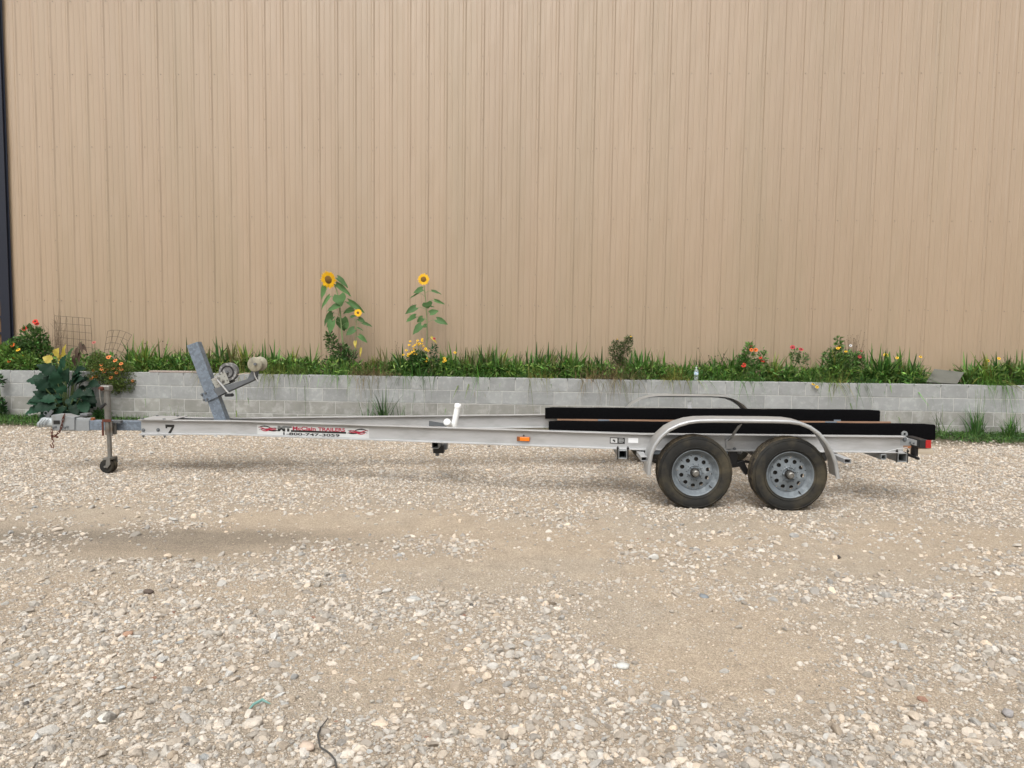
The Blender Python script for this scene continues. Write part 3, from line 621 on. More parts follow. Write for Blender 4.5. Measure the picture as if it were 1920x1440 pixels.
chain([Bq(101, 818), Bq(108, 820), Bq(104, 817)])

# jack
JY = TY-.14
J = lambda px, py, dy=0: pl(px, py, JY+dy)
jb, jt = J(203.3, 857), J(202.5, 728)
jx = (jb.x+jt.x)/2; jz = J(202, 815).z
b = MB(); b.tube([(jx, JY-TY, jz), (jx, JY-TY, jt.z)], .034, 18); jk = b.build('tongue_jack', 'steel', tr)
b = MB(); b.tube([(jx+.006, JY-TY, jb.z), (jx+.006, JY-TY, jz)], .0235, 16); b.build('inner_tube', 'steel', jk)
b = MB(); tz = J(200, 727.5).z; b.box((jx-.005, JY-TY, tz), (.11, .085, .064)); b.build('gear_head', 'steel', jk, 0, .016)
b = MB(); b.lathe([(.024, 0), (.024, .03), (.012, .032), (.012, .05), (0, .05)], 12, (jx-.03, JY-TY-.042, tz-.003)); b.build('crank_boss', 'rust', jk)
b = MB(); hy = JY-TY-.085
b.tube([(jx-.03, hy+.02, tz-.003), (jx-.03, hy, tz-.006), (jx-.025, hy-.005, J(198, 745).z), (jx-.015, hy, J(198, 757).z)], .008, 8); b.build('crank_arm', 'steel', jk)
b = MB(); g1, g2 = J(198, 757, -.1), J(188.5, 765.5, -.1); b.tube([g1, g2], .015, 10); b.build('crank_grip', 'black', jk)
b = MB(); b.box((jx-.002, JY-TY+.055, J(202, 803).z), (.12, .02, .15)); b.build('jack_bracket', 'steel', jk, 0, .003)
for dx in (-.045, .055):
    b = MB(); b.tube([(jx+dx, JY-TY-.03, J(202, 790).z), (jx+dx, JY-TY-.03, J(202, 816).z)], .011, 8); b.build('u_bolt', 'rust' if dx < 0 else 'steel', jk)
b = MB(); b.box((jx+.085, JY-TY+.04, J(202, 791.5).z), (.09, .05, .03)); b.build('bracket_foot', 'dksteel', jk, 0, .003)
b = MB(); b.box((jx+.005, JY-TY-.036, J(202, 788).z), (.10, .008, .03)); b.build('bracket_strap', 'rust', jk, 0, .002)
# dual caster
wr = .077; wz = wr-TILT*(jx-0) if False else wr
wc = TI @ Vector((TM @ Vector((jx, 0, 0))).to_tuple()) if False else Vector((jx-.012, JY-TY, 0)); wc.z = wr-.002-TILT*jx*-1*-1
wc.z = (TI @ Vector(((TM @ Vector((jx, JY-TY, .07))).x, JY, wr-.006))).z
for sgn in (-1, 1):
    b = MB(); b.lathe([(.02, -.022), (.055, -.024), (wr*.93, -.02), (wr, -.010), (wr, .010), (wr*.93, .02), (.055, .024), (.02, .022)], 24, wc+Vector((0, sgn*.032, 0))); b.build('caster_wheel', 'rubber', jk)
b = MB(); b.box((jx, JY-TY, jb.z-.012), (.085, .12, .022))
for sgn in (-1, 1): b.prism([(jx+.045, JY-TY+sgn*.066, jb.z), (jx+.052, JY-TY+sgn*.066, wc.z+.03), (jx+.012, JY-TY+sgn*.066, wc.z-.018), (jx-.005, JY-TY+sgn*.066, wc.z), (jx+.01, JY-TY+sgn*.066, jb.z)], (0, sgn*.007, 0))
b.tube([wc+Vector((0, -.075, 0)), wc+Vector((0, .075, 0))], .012, 10); b.build('caster_fork', 'steel', jk, 30)

# winch post
PY = TY
Q = lambda px, py, dy=0: pl(px, py, PY+dy)
pt, pbm = (Q(353.5, 647)+Q(374, 641.5))/2, (Q(405, 788)+Q(430, 788))/2
d = (pt-pbm).normalized(); sd = d.cross(Vector((0, 1, 0))).normalized(); b = MB(); hw = .064; hd = .05; th = .006; pb0 = pbm-d*.08
V = []
for p in (pb0, pt):
    for r_ in (0, th):
        for a, c in ((-1, -1), (1, -1), (1, 1), (-1, 1)): V.append(p+sd*a*(hw-r_)+Vector((0, c*(hd-r_), 0)))
F = []
for k in range(4):
    k2 = (k+1) % 4; F += [(k, k2, 8+k2, 8+k), (4+k2, 4+k, 12+k, 12+k2), (8+k, 8+k2, 12+k2, 12+k), (k2, k, 4+k, 4+k2)]
b.add(V, F); wp = b.build('winch_post', 'galv', tr, 0, .003)
b = MB(); ar0, ar1 = Q(388, 744), Q(481, 707.5); dd = (ar1-ar0).normalized(); uu = Vector((-dd.z, 0, dd.x))
for s_ in (-1, 1):
    p0, p1 = ar0+uu*.0, ar1
    b.prism([Q(381, 737)+Vector((0, s_*.056, 0)), Q(390, 753)+Vector((0, s_*.056, 0)), Q(424, 737)+Vector((0, s_*.056, 0)), Q(480.5, 711.5)+Vector((0, s_*.056, 0)), Q(478.5, 707)+Vector((0, s_*.056, 0)), Q(402, 729)+Vector((0, s_*.056, 0))], (0, s_*.006, 0))
wa = b.build('winch_arm', 'dksteel', tr, 0, .002)
b = MB(); b.bar(Q(412, 731.5), Q(480, 709), .118, .006, uu); b.build('arm_web', 'dksteel', wa, 0)
for s_ in (1,):
    b = MB(); b.prism([Q(381.5, 737)+Vector((0, -.0625, 0)), Q(390.5, 753)+Vector((0, -.0625, 0)), Q(414, 743)+Vector((0, -.0625, 0)), Q(404, 728.5)+Vector((0, -.0625, 0))], (0, -.005, 0)); b.build('post_plate', 'galv', wa, 0)
for q_ in ((384, 739), (388, 749), (391, 736), (394, 747)):
    b = MB(); p = Q(*q_); b.lathe([(.013, .0), (.013, .01), (.008, .0101), (.008, .018), (0, .018)], 8, (p.x, -.068, p.z)); b.build('bolt', 'dksteel', wa, 30)
wn = slabpoly('winch', 'winch', [Q(399, 711), Q(408, 728.5), Q(434, 717), Q(427, 698), Q(420, 696), Q(414, 703)], -.050, -.043, .002)
slabpoly('winch_side', 'winch', [Q(404, 712), Q(410, 727), Q(438, 716), Q(434, 700), Q(428, 697)], .043, .050, .002, wn)
dc = Q(429.5, 697)
b = MB(); b.lathe([(.0, -.04), (.10, -.04), (.10, .04), (.0, .04)], 32, dc); b.build('strap_spool', 'strap', wn)
b = MB(); b.lathe([(.058, .041), (.072, .041), (.072, .046), (.058, .046)], 28, dc, close=True); b.build('spool_flange', 'black', wn)
b = MB(); b.tube([dc+Vector((0, -.07, 0)), dc+Vector((0, .07, 0))], .014, 10); b.build('spool_axle', 'dksteel', wn)
b = MB(); b.tube([dc+Vector((.085, 0, -.05)), Q(443, 703), Q(461, 699.5), Q(470, 700)], .005, 6); b.build('strap_tail', 'paleboard', wn)
b = MB(); hb = Q(405, 709, -.1); he = Q(428.5, 737, -.1); b.lathe([(.02, -.05), (.02, .012), (0, .014)], 10, hb); b.tube([hb, hb.lerp(he, .5), he], .011, 8); b.build('crank_arm', 'chrome', wn)
b = MB(); b.tube([Q(424, 741, -.12), Q(435.5, 740.5, -.24)], .019, 10); b.build('crank_grip', 'black', wn)
b = MB(); b.box(Q(418, 737), (.05, .09, .03)); b.build('strap_guide', 'black', wn, 0, .004)
# bow roller
br = Q(483, 682.5)
b = MB(); b.lathe([(.0, -.092), (.070, -.092), (.080, -.085), (.080, -.072), (.05, -.05), (.032, -.02), (.030, 0), (.032, .02), (.05, .05), (.080, .072), (.080, .085), (.070, .092), (.0, .092)], 28, br, (.0, -1, .0)); rr_ = b.build('bow_roller', 'roller', tr, 40)
b = MB(); b.tube([br+Vector((.014, -.115, .003)), br+Vector((-.014, .115, -.003))], .016, 10); b.build('axle', 'dksteel', rr_)
for s_ in (-1, 1):
    b = MB(); b.prism([Q(465, 713)+Vector((0, s_*.03, 0)), Q(480.5, 711)+Vector((0, s_*.03, 0)), br+Vector((.02, s_*.03, 0)), br+Vector((-.025, s_*.03, -.01))], (0, s_*.006, 0)); b.build('roller_bracket', 'dksteel', rr_, 0)
b = MB(); b.tube([Q(476, 698, -.07), Q(477.5, 704, -.07), Q(481, 711, -.07), Q(484, 715, -.07), Q(481.5, 713, -.07)], .006, 7); b.build('strap_hook', 'chrome', tr)

# keel guide with white pipes, hanging roller bracket
g = lambda px, py, Y: pl(px, py, Y)
a0, a1 = g(848.5, 814, 7.62), g(858.3, 762, 7.62)
b = MB(); b.tube([a0, a1], .031, 18); gp = b.build('guide_pipe', 'pvc', tr)
dg = (a1-a0).normalized(); b = MB(); b.lathe([(.036, -.012), (.036, .02), (.029, .03), (0, .034)], 18, a1, dg); b.build('pipe_cap', 'pvc', gp, 50)
a0, a1 = g(849, 803, 7.95), g(838.5, 792, 7.48)
b = MB(); b.tube([a0, a1], .034, 18); gp2 = b.build('guide_pipe', 'pvc', tr)
b = MB(); dg = (a1-a0).normalized(); b.lathe([(.0385, -.015), (.0385, .012), (.03, .02), (0, .023)], 18, a1, dg); b.build('pipe_cap', 'pvc', gp2, 50)
b = MB(); b.prism([g(804.5, 789, 7.7), g(804, 803, 7.7), g(850, 803, 7.7), g(835, 794, 7.7)], (0, .008, 0)); b.build('guide_bracket', 'dksteel', tr, 0)
p = g(823, 841.5, 7.62); b = MB(); b.box(p, (.115, .10, .085)); hb_ = b.build('hanging_bracket', 'black', tr, 0, .008)
b = MB(); b.box(p+Vector((-.02, .02, -.05)), (.035, .05, .05)); b.build('bracket_foot', 'dksteel', hb_, 0); b = MB(); b.box(p+Vector((.06, .06, .02)), (.04, .12, .06)); b.build('bracket_arm', 'dksteel', hb_, 0)

# cross members (square tubes) with U-bolts
def sqtube(x_, y0, y1, z0, w, h, mt, name='cross_member', t=.006):
    b = MB(); V = []
    for y_ in (y0, y1):
        for r_ in (0, t):
            for a, c in ((0, 0), (1, 0), (1, 1), (0, 1)): V.append((x_-w/2+r_+a*(w-2*r_), y_, z0-h+r_+c*(h-2*r_)))
    F = []
    for k in range(4):
        k2 = (k+1) % 4; F += [(k, k2, 8+k2, 8+k), (4+k2, 4+k, 12+k, 12+k2), (8+k, 8+k2, 12+k2, 12+k), (k2, k, 4+k, 4+k2)]
    b.add(V, F); return b.build(name, mt, tr, 0, .003)
def ubolts(o, x_, w, yy_):
    for s_ in (-1, 1):
        b = MB(); xx = x_+s_*(w/2+.008); b.tube([(xx, yy_, RZ0-.09), (xx, yy_, RZ0+.012)], .006, 8); b.lathe([(.012, 0), (.012, .016), (.006, .018), (.006, .028)], 8, (xx, yy_, RZ0+.010), (0, 0, 1)); b.build('u_bolt', 'hub', o, 30)
x1 = pl(1168, 852, 6.98).x; cm = sqtube(x1, -.935, .935, RZ0-.001, .082, .082, 'galvd'); ubolts(cm, x1, .082, -.925)
x2 = pl(1692, 858, 6.98).x; cm = sqtube(x2, -.945, .945, RZ0-.001, .085, .085, 'galvd'); ubolts(cm, x2, .085, -.935)
x3 = pl(1657, 859, 6.96).x; sqtube(x3, -.96, .96, RZ0-.012, .05, .05, 'galvd')
xm = -2.95; cm = sqtube(xm, -.50, .50, RZ0-.001, .07, .07, 'galvd'); 
# fender mounts: aluminium channels
for x_, nm in ((pl(1207, 853, 6.75).x, 'f'), (pl(1585, 866, 6.75).x, 'r')):
    for s_ in (-1, 1): sqtube(x_, s_*1.22 if s_ < 0 else .86, -.86 if s_ < 0 else 1.22, RZ0-.012, .062, .042, 'alu', 'fender_mount', .004)
# suspension: hangers, equaliser, leaf springs, axle tubes
for s_ in (-1, 1):
    b = MB(); b.box((0, s_*.885, RZ0-.07), (.075, .07, .14)); hg = b.build('spring_hanger', 'black', tr, 0, .004)
    b = MB(); b.prism([(-.02, s_*.885-.03, .36), (.10, s_*.885-.03, .40), (.16, s_*.885-.03, .28), (.12, s_*.885-.03, .255), (.065, s_*.885-.03, .34), (-.02, s_*.885-.03, .325)], (0, .06, 0)); b.build('equaliser', 'black', hg, 0, .005)
    for xx in (-.43, .43):
        for k in range(3):
            b = MB(); L = .40-.09*k; b.tube([(xx-L, s_*.885, .395-.004*k), (xx-L*.5, s_*.885, .37-.012*k), (xx, s_*.885, .36-.012*k), (xx+L*.5, s_*.885, .37-.012*k), (xx+L, s_*.885, .395-.004*k)], .011, 6); b.build('spring_leaf', 'hub', tr)
    for xx in (-.86, .86):
        b = MB(); b.box((xx, s_*.885, RZ0-.04), (.05, .07, .09)); b.build('spring_hanger', 'black', tr, 0, .004)
AXZ = .335
for xx in (-.43, .43):
    b = MB(); b.tube([(xx, -1.0, AXZ+.0), (xx, 1.0, AXZ)], .03, 12); b.build('axle', 'hub', tr)
# diagonal brake-line / brace seen between the wheels
b = MB(); b.bar((.08, -.80, .47), (.52, .55, .40), .05, .05); b.build('axle_brace', 'galvd', tr, 0)

# wheels
TR, TW = .345, .205
def wheel_meshes(seed):
    g = random.Random(seed); out = {}
    # tyre: sidewall lathe + grooved tread
    pr = [(.205, .080), (.222, .094), (.250, .100), (.285, .1025), (.312, .098), (.330, .088), (.338, .080)]
    b = MB(); b.lathe([(r_, h) for r_, h in pr], 64, caps=False); b.lathe([(r_, -h) for r_, h in pr][::-1], 64, caps=False)
    out['sidewall'] = b
    t = []; 
    hs = [(-.080, .338), (-.070, .343), (-.052, .345), (-.051, .338), (-.043, .338), (-.042, .3455), (-.006, .346), (-.005, .338), (.005, .338), (.006, .346), (.042, .3455), (.043, .338), (.051, .338), (.052, .345), (.070, .343), (.080, .338)]
    b = MB(); n = 96; V = []
    for h, r_ in hs:
        for k in range(n):
            th_ = 2*math.pi*k/n; rr = r_-(.004 if (abs(h) > .05 and k % 3 == 0) else 0); V.append((rr*math.cos(th_), -h, rr*math.sin(th_)))
    F = [(i*n+k, i*n+(k+1) % n, (i+1)*n+(k+1) % n, (i+1)*n+k) for i in range(len(hs)-1) for k in range(n)]; b.add(V, F); out['tread'] = b
    b = MB()   # raised sidewall ribs
    for rr in (.236, .318): b.lathe([(rr-.004, .099 if rr < .3 else .0965), (rr, .1045 if rr < .3 else .1005), (rr+.004, .1005 if rr < .3 else .094)], 64, caps=False)
    out['ribs'] = b
    # rim: barrel and flange
    b = MB(); b.lathe([(.204, .079), (.213, .090), (.216, .094), (.213, .097), (.207, .094), (.200, .080), (.188, .060), (.176, .040), (.170, .034), (.166, .034), (.163, .040), (.161, .038), (.160, .030), (.172, .0), (.176, -.05), (.20, -.085), (.214, -.094), (.216, -.090), (.200, -.075), (.19, -.06)], 64, caps=False); out['barrel'] = b
    # disc face with ten round holes
    b = MB(); r0, r1, rc, hr = .070, .162, .124, .0195; H = lambda r_: .040+.022*(1-min(1, max(0, (r_-.07)/.092)))
    for s_ in range(10):
        c = 2*math.pi*(s_+.5)/10; hw_ = math.pi/10; cx, cz = rc*math.cos(c), rc*math.sin(c); n = 20; I = []; O = []
        for k in range(n):
            th_ = 2*math.pi*k/n+c; dx, dz = math.cos(th_), math.sin(th_); lo, hi = hr, .2
            I.append((cx+dx*hr, cz+dz*hr)); 
            def inside(t_):
                x_, z_ = cx+dx*t_, cz+dz*t_; r_ = math.hypot(x_, z_); an = (math.atan2(z_, x_)-c+math.pi) % (2*math.pi)-math.pi; return r0 <= r_ <= r1 and abs(an) <= hw_
            for _ in range(30):
                mid = (lo+hi)/2
                if inside(mid): lo = mid
                else: hi = mid
            O.append((cx+dx*lo, cz+dz*lo))
        V = [(x_, -H(math.hypot(x_, z_)), z_) for x_, z_ in I]+[(x_, -H(math.hypot(x_, z_)), z_) for x_, z_ in O]+[(x_, -H(math.hypot(x_, z_))+.006, z_) for x_, z_ in I]
        F = [(k, (k+1) % n, n+(k+1) % n, n+k) for k in range(n)]+[(k, (k+1) % n, 2*n+(k+1) % n, 2*n+k) for k in range(n)]; b.add(V, F)
    b.lathe([(.072, .0615), (.066, .066), (.062, .060), (.060, .057), (.034, .056)], 40, caps=False); out['disc'] = b
    b = MB(); b.lathe([(.042, .02), (.042, .058), (.040, .085), (.034, .088), (.031, .088)], 24); out['hub'] = b
    b = MB(); b.lathe([(.031, .06), (.031, .112), (.028, .122), (.018, .128), (.018, .124), (0, .124)], 20); out['cap'] = b
    b = MB(); b.lathe([(.011, .055), (.011, .068), (.008, .078), (.006, .079), (0, .079)], 6, (.054, 0, 0)); out['nut'] = b
    b = MB(); b.lathe([(.006, 0), (.005, .02), (.004, .04)], 8, (0, -.07, 0), (0, -.8, 1)); out['valve'] = b
    return out
wm = wheel_meshes(1)
WM = {k: v.mesh(k, M[mt], sm) for (k, v), mt, sm in zip(wm.items(), ('rubber', 'tread', 'rubber', 'rim', 'rim', 'hub', 'steel', 'rim', 'black'), (40, 30, 40, 40, 30, 40, 40, 25, 30))}
_b = MB(); _b.lathe([(.03, .022), (.137, .022), (.142, .015), (.142, -.05), (.03, -.055)], 32); DRUM = _b.mesh('brake_drum', M['hub'], 40)
def wheel(x_, y_, side, rot, label=None):
    w = link('wheel', WM['barrel'], tr); zc_ = (TI @ Vector((TX+x_, TY+y_, TR-.012))).z
    w.matrix_local = Matrix.Translation((x_, y_, zc_)) @ Matrix.Rotation(0 if side < 0 else math.pi, 4, 'Z') @ Matrix.Rotation(rot, 4, 'Y')
    if label: w['label'] = label
    link('tyre', WM['sidewall'], w); link('tread', WM['tread'], w); link('sidewall_rib', WM['ribs'], w); link('rim_disc', WM['disc'], w); link('hub', WM['hub'], w); link('grease_cap', WM['cap'], w)
    link('brake_drum', DRUM, w)
    for k in range(5): link('lug_nut', WM['nut'], w, mw=Matrix.Rotation(2*math.pi*k/5+.3, 4, 'Y'))
    v = link('valve_stem', WM['valve'], w, mw=Matrix.Rotation(2.2, 4, 'Y') @ Matrix.Translation((0, 0, .178))); return w
NY = 6.76-TY
wheel(-.43, NY, -1, .1); wrear = wheel(.43, NY, -1, .42, 'wheel with a split, frayed tyre'); wheel(-.43, -NY, 1, .9); wheel(.43, -NY, 1, 1.7)
# frayed cords of the split rear tyre
pw = lambda px, py: wrear.matrix_local.inverted() @ pl(px, py, 6.652)
b = MB(); b.tube([pw(1530, 843), pw(1536, 851), pw(1539, 862), pw(1543, 872), pw(1544, 880), pw(1549, 889), pw(1548, 897)], .0022, 5); b.build('frayed_cord', 'paleboard', wrear)
b = MB()
for i in range(46):
    t_ = i/45; c0 = pl(1500+52*t_, 828+4*t_+24*t_*t_, 6.66); q_ = wrear.matrix_local.inverted() @ (c0+Vector((random.uniform(-.02, .02), random.uniform(-.0, .12), random.uniform(-.01, .012)))); b.box(q_, (random.uniform(.004, .016), random.uniform(.006, .02), random.uniform(.004, .01)), Matrix.Rotation(random.uniform(0, 3), 3, 'Y'))
o = b.build('tread_grit', 'tread', wrear, 0); o['kind'] = 'stuff'

# fenders
fpx = [(1213, 890), (1213.5, 872), (1217, 851), (1224, 834), (1236, 817), (1252, 803), (1270, 794), (1290, 788), (1310, 785.5), (1340, 785), (1400, 785.5), (1450, 786), (1480, 787), (1500, 790), (1520, 798), (1537, 810), (1552, 828), (1563, 848), (1570, 868), (1574, 896)]
fp = [pl(px_, py_, 6.60) for px_, py_ in fpx]
fp = [(p.x, p.z) for p in fp]
def fender(side):
    n = len(fp); b = MB(); V = []
    yo, yi = TY-6.575, TY-6.83       # outer/inner offset from the centre line
    sec = [(yi, 0), (yo-.02, 0), (yo-.008, .002), (yo-.001, .009), (yo, .019), (yo-.003, .030), (yo-.011, .036), (yo-.018, .036), (yo-.018, .033), (yo-.012, .033), (yo-.006, .028), (yo-.004, .019), (yo-.005, .011), (yo-.010, .006), (yo-.02, .004), (yi, .004)]
    for i in range(n):
        a = Vector((fp[max(i-1, 0)][0], fp[max(i-1, 0)][1])); c = Vector((fp[min(i+1, n-1)][0], fp[min(i+1, n-1)][1])); d_ = (c-a).normalized(); inn = Vector((d_.y, -d_.x))
        for y_, dp in sec: V.append((fp[i][0]+inn.x*dp, side*y_, fp[i][1]+inn.y*dp))
    k = len(sec); F = [(i*k+j, i*k+(j+1) % k, (i+1)*k+(j+1) % k, (i+1)*k+j) for i in range(n-1) for j in range(k)]+[tuple(range(k)), tuple((n-1)*k+j for j in range(k))]
    b.add(V, F); f = b.build('fender', 'fender', tr, 50)
    mx = pl(1388, 796, 6.75).x; b = MB(); zt_ = .775; b.bar((mx, side*1.16, zt_), (mx-.03, side*.92, .60), .05, .006, (0, side*1, 1)); b.bar((mx-.03, side*.917, .605), (mx-.03, side*.917, .515), .06, .006, (0, 1, 0)); b.build('fender_bracket', 'alu', f, 0)
    return f
fender(-1); fender(1)

# bunks
def bunk(y_, px0, px1, Yw):
    x0_, x1_ = pl(px0, 780, Yw).x, pl(px1, 800, Yw).x; zt_ = RZ1+(.096 if y_ > 0 else .086); zb_ = zt_-(.158 if y_ < 0 else .132)
    b = MB(); n = 40; V = []; hh = zt_-zb_; hs_ = [(-.034, 0), (-.034, hh-.018), (-.028, hh-.006), (-.012, hh), (.012, hh), (.028, hh-.006), (.034, hh-.018), (.034, 0)]
    for i in range(n+1):
        t_ = i/n; x_ = x0_+(x1_-x0_)*t_; e = .006*max(0, 1-min(t_, 1-t_)*n/1.0)
        for a, h in hs_: V.append((x_, y_+a*(1-e*6)+.0015*math.sin(i*1.3), zb_+h-(.008 if i in (0, n) and h > .1 else 0)+.0012*math.sin(i*.9+a*40)))
    k = len(hs_); b.add(V, [(i*k+j, i*k+(j+1) % k, (i+1)*k+(j+1) % k, (i+1)*k+j) for i in range(n) for j in range(k)]+[tuple(range(k)), tuple(n*k+j for j in range(k))]); bo = b.build('bunk', 'carpet', tr, 45)
    s_ = 1 if y_ > 0 else -1
    b = MB(); b.bar((x0_+.25, y_-s_*.0, zb_-.045), (x1_-.03 if y_ < 0 else x1_-.45, y_, zb_-.045), .045, .088); b.build('bunk_board', 'wood', bo, 0, .003)
    for xx in (x1, x2): 
        b = MB(); b.box((xx-.02, y_-s_*.03, RZ0+.055), (.09, .006, .17)); b.box((xx-.02, y_-s_*.055, RZ0+.004), (.09, .05, .006)); b.build('bunk_bracket', 'galv', bo, 0)
    return x0_, x1_, zb_
bx0, bx1, bz = bunk(-.62, 1029, 1754.5, 7.27); bunk(.60, 1022, 1648.5, 8.50)
b = MB(); b.bar((bx1-.21, -.62, bz-.12), (bx1-.01, -.62, bz-.12), .05, .055); b.build('bunk_end_block', 'paleboard', tr, 0, .003)
# far bunk's inner brown board, seen between the bunks
b = MB(); a_, c_ = pl(1045, 788, 8.45), pl(1673, 795, 8.45); b.bar((a_.x, .575, .568), (c_.x, .575, .568), .03, .09); fb = b.build('bunk_backing', 'wood', tr, 0, .002)
for px_ in (1133, 1563): p = pl(px_, 790, 8.4); b = MB(); b.box((p.x, .553, .57), (.13, .008, .084)); b.build('backing_plate', 'galv', fb, 0)

# tail light
lx = pl(1730, 830, 6.84).x; b = MB(); zl1, zl0 = pl(1731, 824.5, 6.84).z, pl(1731, 841, 6.84).z; zm = (zl0+zl1)/2; hz = zl1-zl0
b.box((lx+.012, -.94, zm), (.07, .27, hz)); tl = b.build('tail_light', 'black', tr, 0, .006); tl['label'] = 'red and black tail light'
b = MB(); b.box((lx+.056, -.94, zm-.004), (.022, .262, hz*.84)); b.box((lx+.055, -1.0756, zm), (.05, .004, hz*.9)); b.build('lens', 'red', tl, 0, .004)
b = MB(); b.box((lx-.0245, -.93, zm), (.004, .18, hz*.62)); b.build('backing_plate', 'label', tl, 0)
for yy_ in (-.98, -.92): b = MB(); b.lathe([(.008, 0), (.008, .012), (0, .012)], 8, (lx-.026, yy_, zm-.008), (-1, 0, 0)); b.build('stud', 'dksteel', tl, 0)
b = MB(); c_ = Vector((lx-.035, -.86, zm+.005)); b.tube([c_+Vector((-.012*math.sin(t*1.0), .03*math.cos(t), .03*math.sin(t))) for t in np.linspace(.4, 6.0, 12)], .003, 5); b.build('wire_loop', 'white', tl)
b = MB(); b.box((lx+.0, -.94, zl0-.045), (.03, .08, .09)); b.bar((lx-.02, -.76, zl0-.09), (lx-.02, -1.06, zl0-.10), .022, .022); b.build('mount_bracket', 'black', tl, 0, .003)
b = MB(); b.lathe([(.012, -.006), (.03, -.006), (.03, .006), (.012, .006)], 16, (1.66, -.80, RZ1+.005), close=True); b.build('tie_down_ring', 'galvd', tr)
b = MB(); b.box((1.62, -.905, RZ1-.06), (.10, .012, .06)); b.build('light_bracket', 'galvd', tr, 0); webbolt(1696, 824.5, 2, .013)
b = MB(); b.tube([(1.44, -.92, .503), (1.53, -.935, .53), (1.63, -.93, .545)], .003, 5); b.build('wire', 'white', tr); b = MB(); b.tube([(1.63, -.93, .545), (1.68, -.9, .548), (1.73, -.88, .55)], .003, 5); b.build('wire', 'amber', tr)

# ================================================================== PLANTS
def blades(soup, bx, by, bz, n, L, w, lean, col, cvar=.25, segs=4, droop=1.0, dirs=None, spread=.03, r_=rng):
    """n curved blades each growing from about (bx,by,bz)"""
    k = segs+1; th = r_.uniform(0, 6.283, n) if dirs is None else r_.normal(dirs[0], dirs[1], n)
    Ls = L*r_.uniform(.55, 1.15, n); ln = np.abs(r_.normal(lean, lean*.5, n)); t = np.linspace(0, 1, k)[None]
    px = np.asarray(bx)+r_.normal(0, spread, n); py = np.asarray(by)+r_.normal(0, spread*.6, n); pz = np.zeros(n)+bz
    hor = Ls[:, None]*np.minimum(ln, 1.1)[:, None]*(t**1.5); ver = Ls[:, None]*(t*np.sqrt(np.clip(1-.6*np.minimum(ln, 1.1)**2, .1, 1))[:, None]-droop*(ln[:, None]**2)*.75*t**2.6)
    X = px[:, None]+np.cos(th)[:, None]*hor; Y = py[:, None]+np.sin(th)[:, None]*hor; Z = pz[:, None]+ver
    ww = w*r_.uniform(.7, 1.3, n)[:, None]*np.array([.7]+[1-.93*(i/segs)**1.8 for i in range(1, k)])[None]
    fa = th+math.pi/2+r_.normal(0, .5, n); sx, sy = np.cos(fa)[:, None]*ww/2, np.sin(fa)[:, None]*ww/2
    V = np.stack([np.stack([X-sx, Y-sy, Z], -1), np.stack([X+sx, Y+sy, Z+ww*.15], -1)], 2).reshape(-1, 3)
    base = np.arange(n)[:, None]*(2*k); T = []
    for i in range(segs): a = base+2*i; T += [np.concatenate([a, a+1, a+3], 1), np.concatenate([a, a+3, a+2], 1)]
    c = np.array(col)[None]*np.exp(r_.normal(0, cvar, (n, 1)))*(1+r_.normal(0, .10, (n, 3))); soup.add(V, np.concatenate(T), np.repeat(np.clip(c, .004, .9), 2*k, 0))
def leaflets(soup, P, D, L, Wd, col, cvar=.3, r_=rng, fold=.25):
    """small folded leaves: P base, D direction"""
    n = len(P); D = D/np.linalg.norm(D, axis=1, keepdims=True); rv = r_.normal(0, 1, (n, 3)); rv[:, 2] += .9; Sd = np.cross(D, rv); Sd /= np.linalg.norm(Sd, axis=1, keepdims=True)+1e-9; Nn = np.cross(Sd, D)
    L = (np.zeros(n)+L)*r_.uniform(.6, 1.25, n); Wd = (np.zeros(n)+Wd)*r_.uniform(.7, 1.2, n); l, w = L[:, None], Wd[:, None]
    mid = P+D*l*.5; tip = P+D*l-Nn*l*.12
    V = np.stack([P, mid+Sd*w/2+Nn*w*fold, tip, mid-Sd*w/2+Nn*w*fold, mid+Nn*0], 1).reshape(-1, 3); b0 = np.arange(n)[:, None]*5
    T = np.concatenate([np.concatenate([b0+a for a in f], 1) for f in ((0, 1, 4), (1, 2, 4), (2, 3, 4), (3, 0, 4))]); c = np.array(col)[None]*np.exp(r_.normal(0, cvar, (n, 1)))*(1+r_.normal(0, .1, (n, 3)))
    soup.add(V, T, np.repeat(np.clip(c, .004, .9), 5, 0))
G1, G2, G3, GY_, GB = (.062, .150, .026), (.105, .215, .042), (.042, .105, .024), (.20, .21, .055), (.19, .155, .075)
BEDZ = .855
LM = M['leaf']
def bedx(px, Y=RY+.35): return PX(px, 700, Y).x
# --- strappy clumps, one object each, sharing a few meshes
cl_mesh = []
for s_ in range(6):
    sp = Soup(); g_ = np.random.default_rng(100+s_)
    blades(sp, 0, 0, 0, 34, .43, .034, .62, (G1, (.19, .24, .05), G3, G2, G1, (.15, .15, .06))[s_], .28, 5, r_=g_); blades(sp, 0, 0, 0, 16, .38, .028, .95, G2, .25, 5, r_=g_); blades(sp, 0, 0, 0, 6, .38, .016, .8, GY_, .3, 5, r_=g_)
    cl_mesh.append(sp.mesh('strap_leaves', LM))
k_ = 0
CLUMPS = [252, 268, 300, 330, 345, 372, 392, 410, 424, 448, 462, 500, 522, 545, 572, 705, 735, 752, 820, 845, 870, 892, 915, 940, 965, 990, 1015, 1030, 1062, 1080, 1115, 1190, 1210, 1232, 1275, 1320, 1345, 1372, 1440, 1475, 1500, 1530, 1560, 1590, 1640, 1655, 1672, 1690, 1706, 1722, 1800, 1815, 1838, 1860, 1880, 1905]
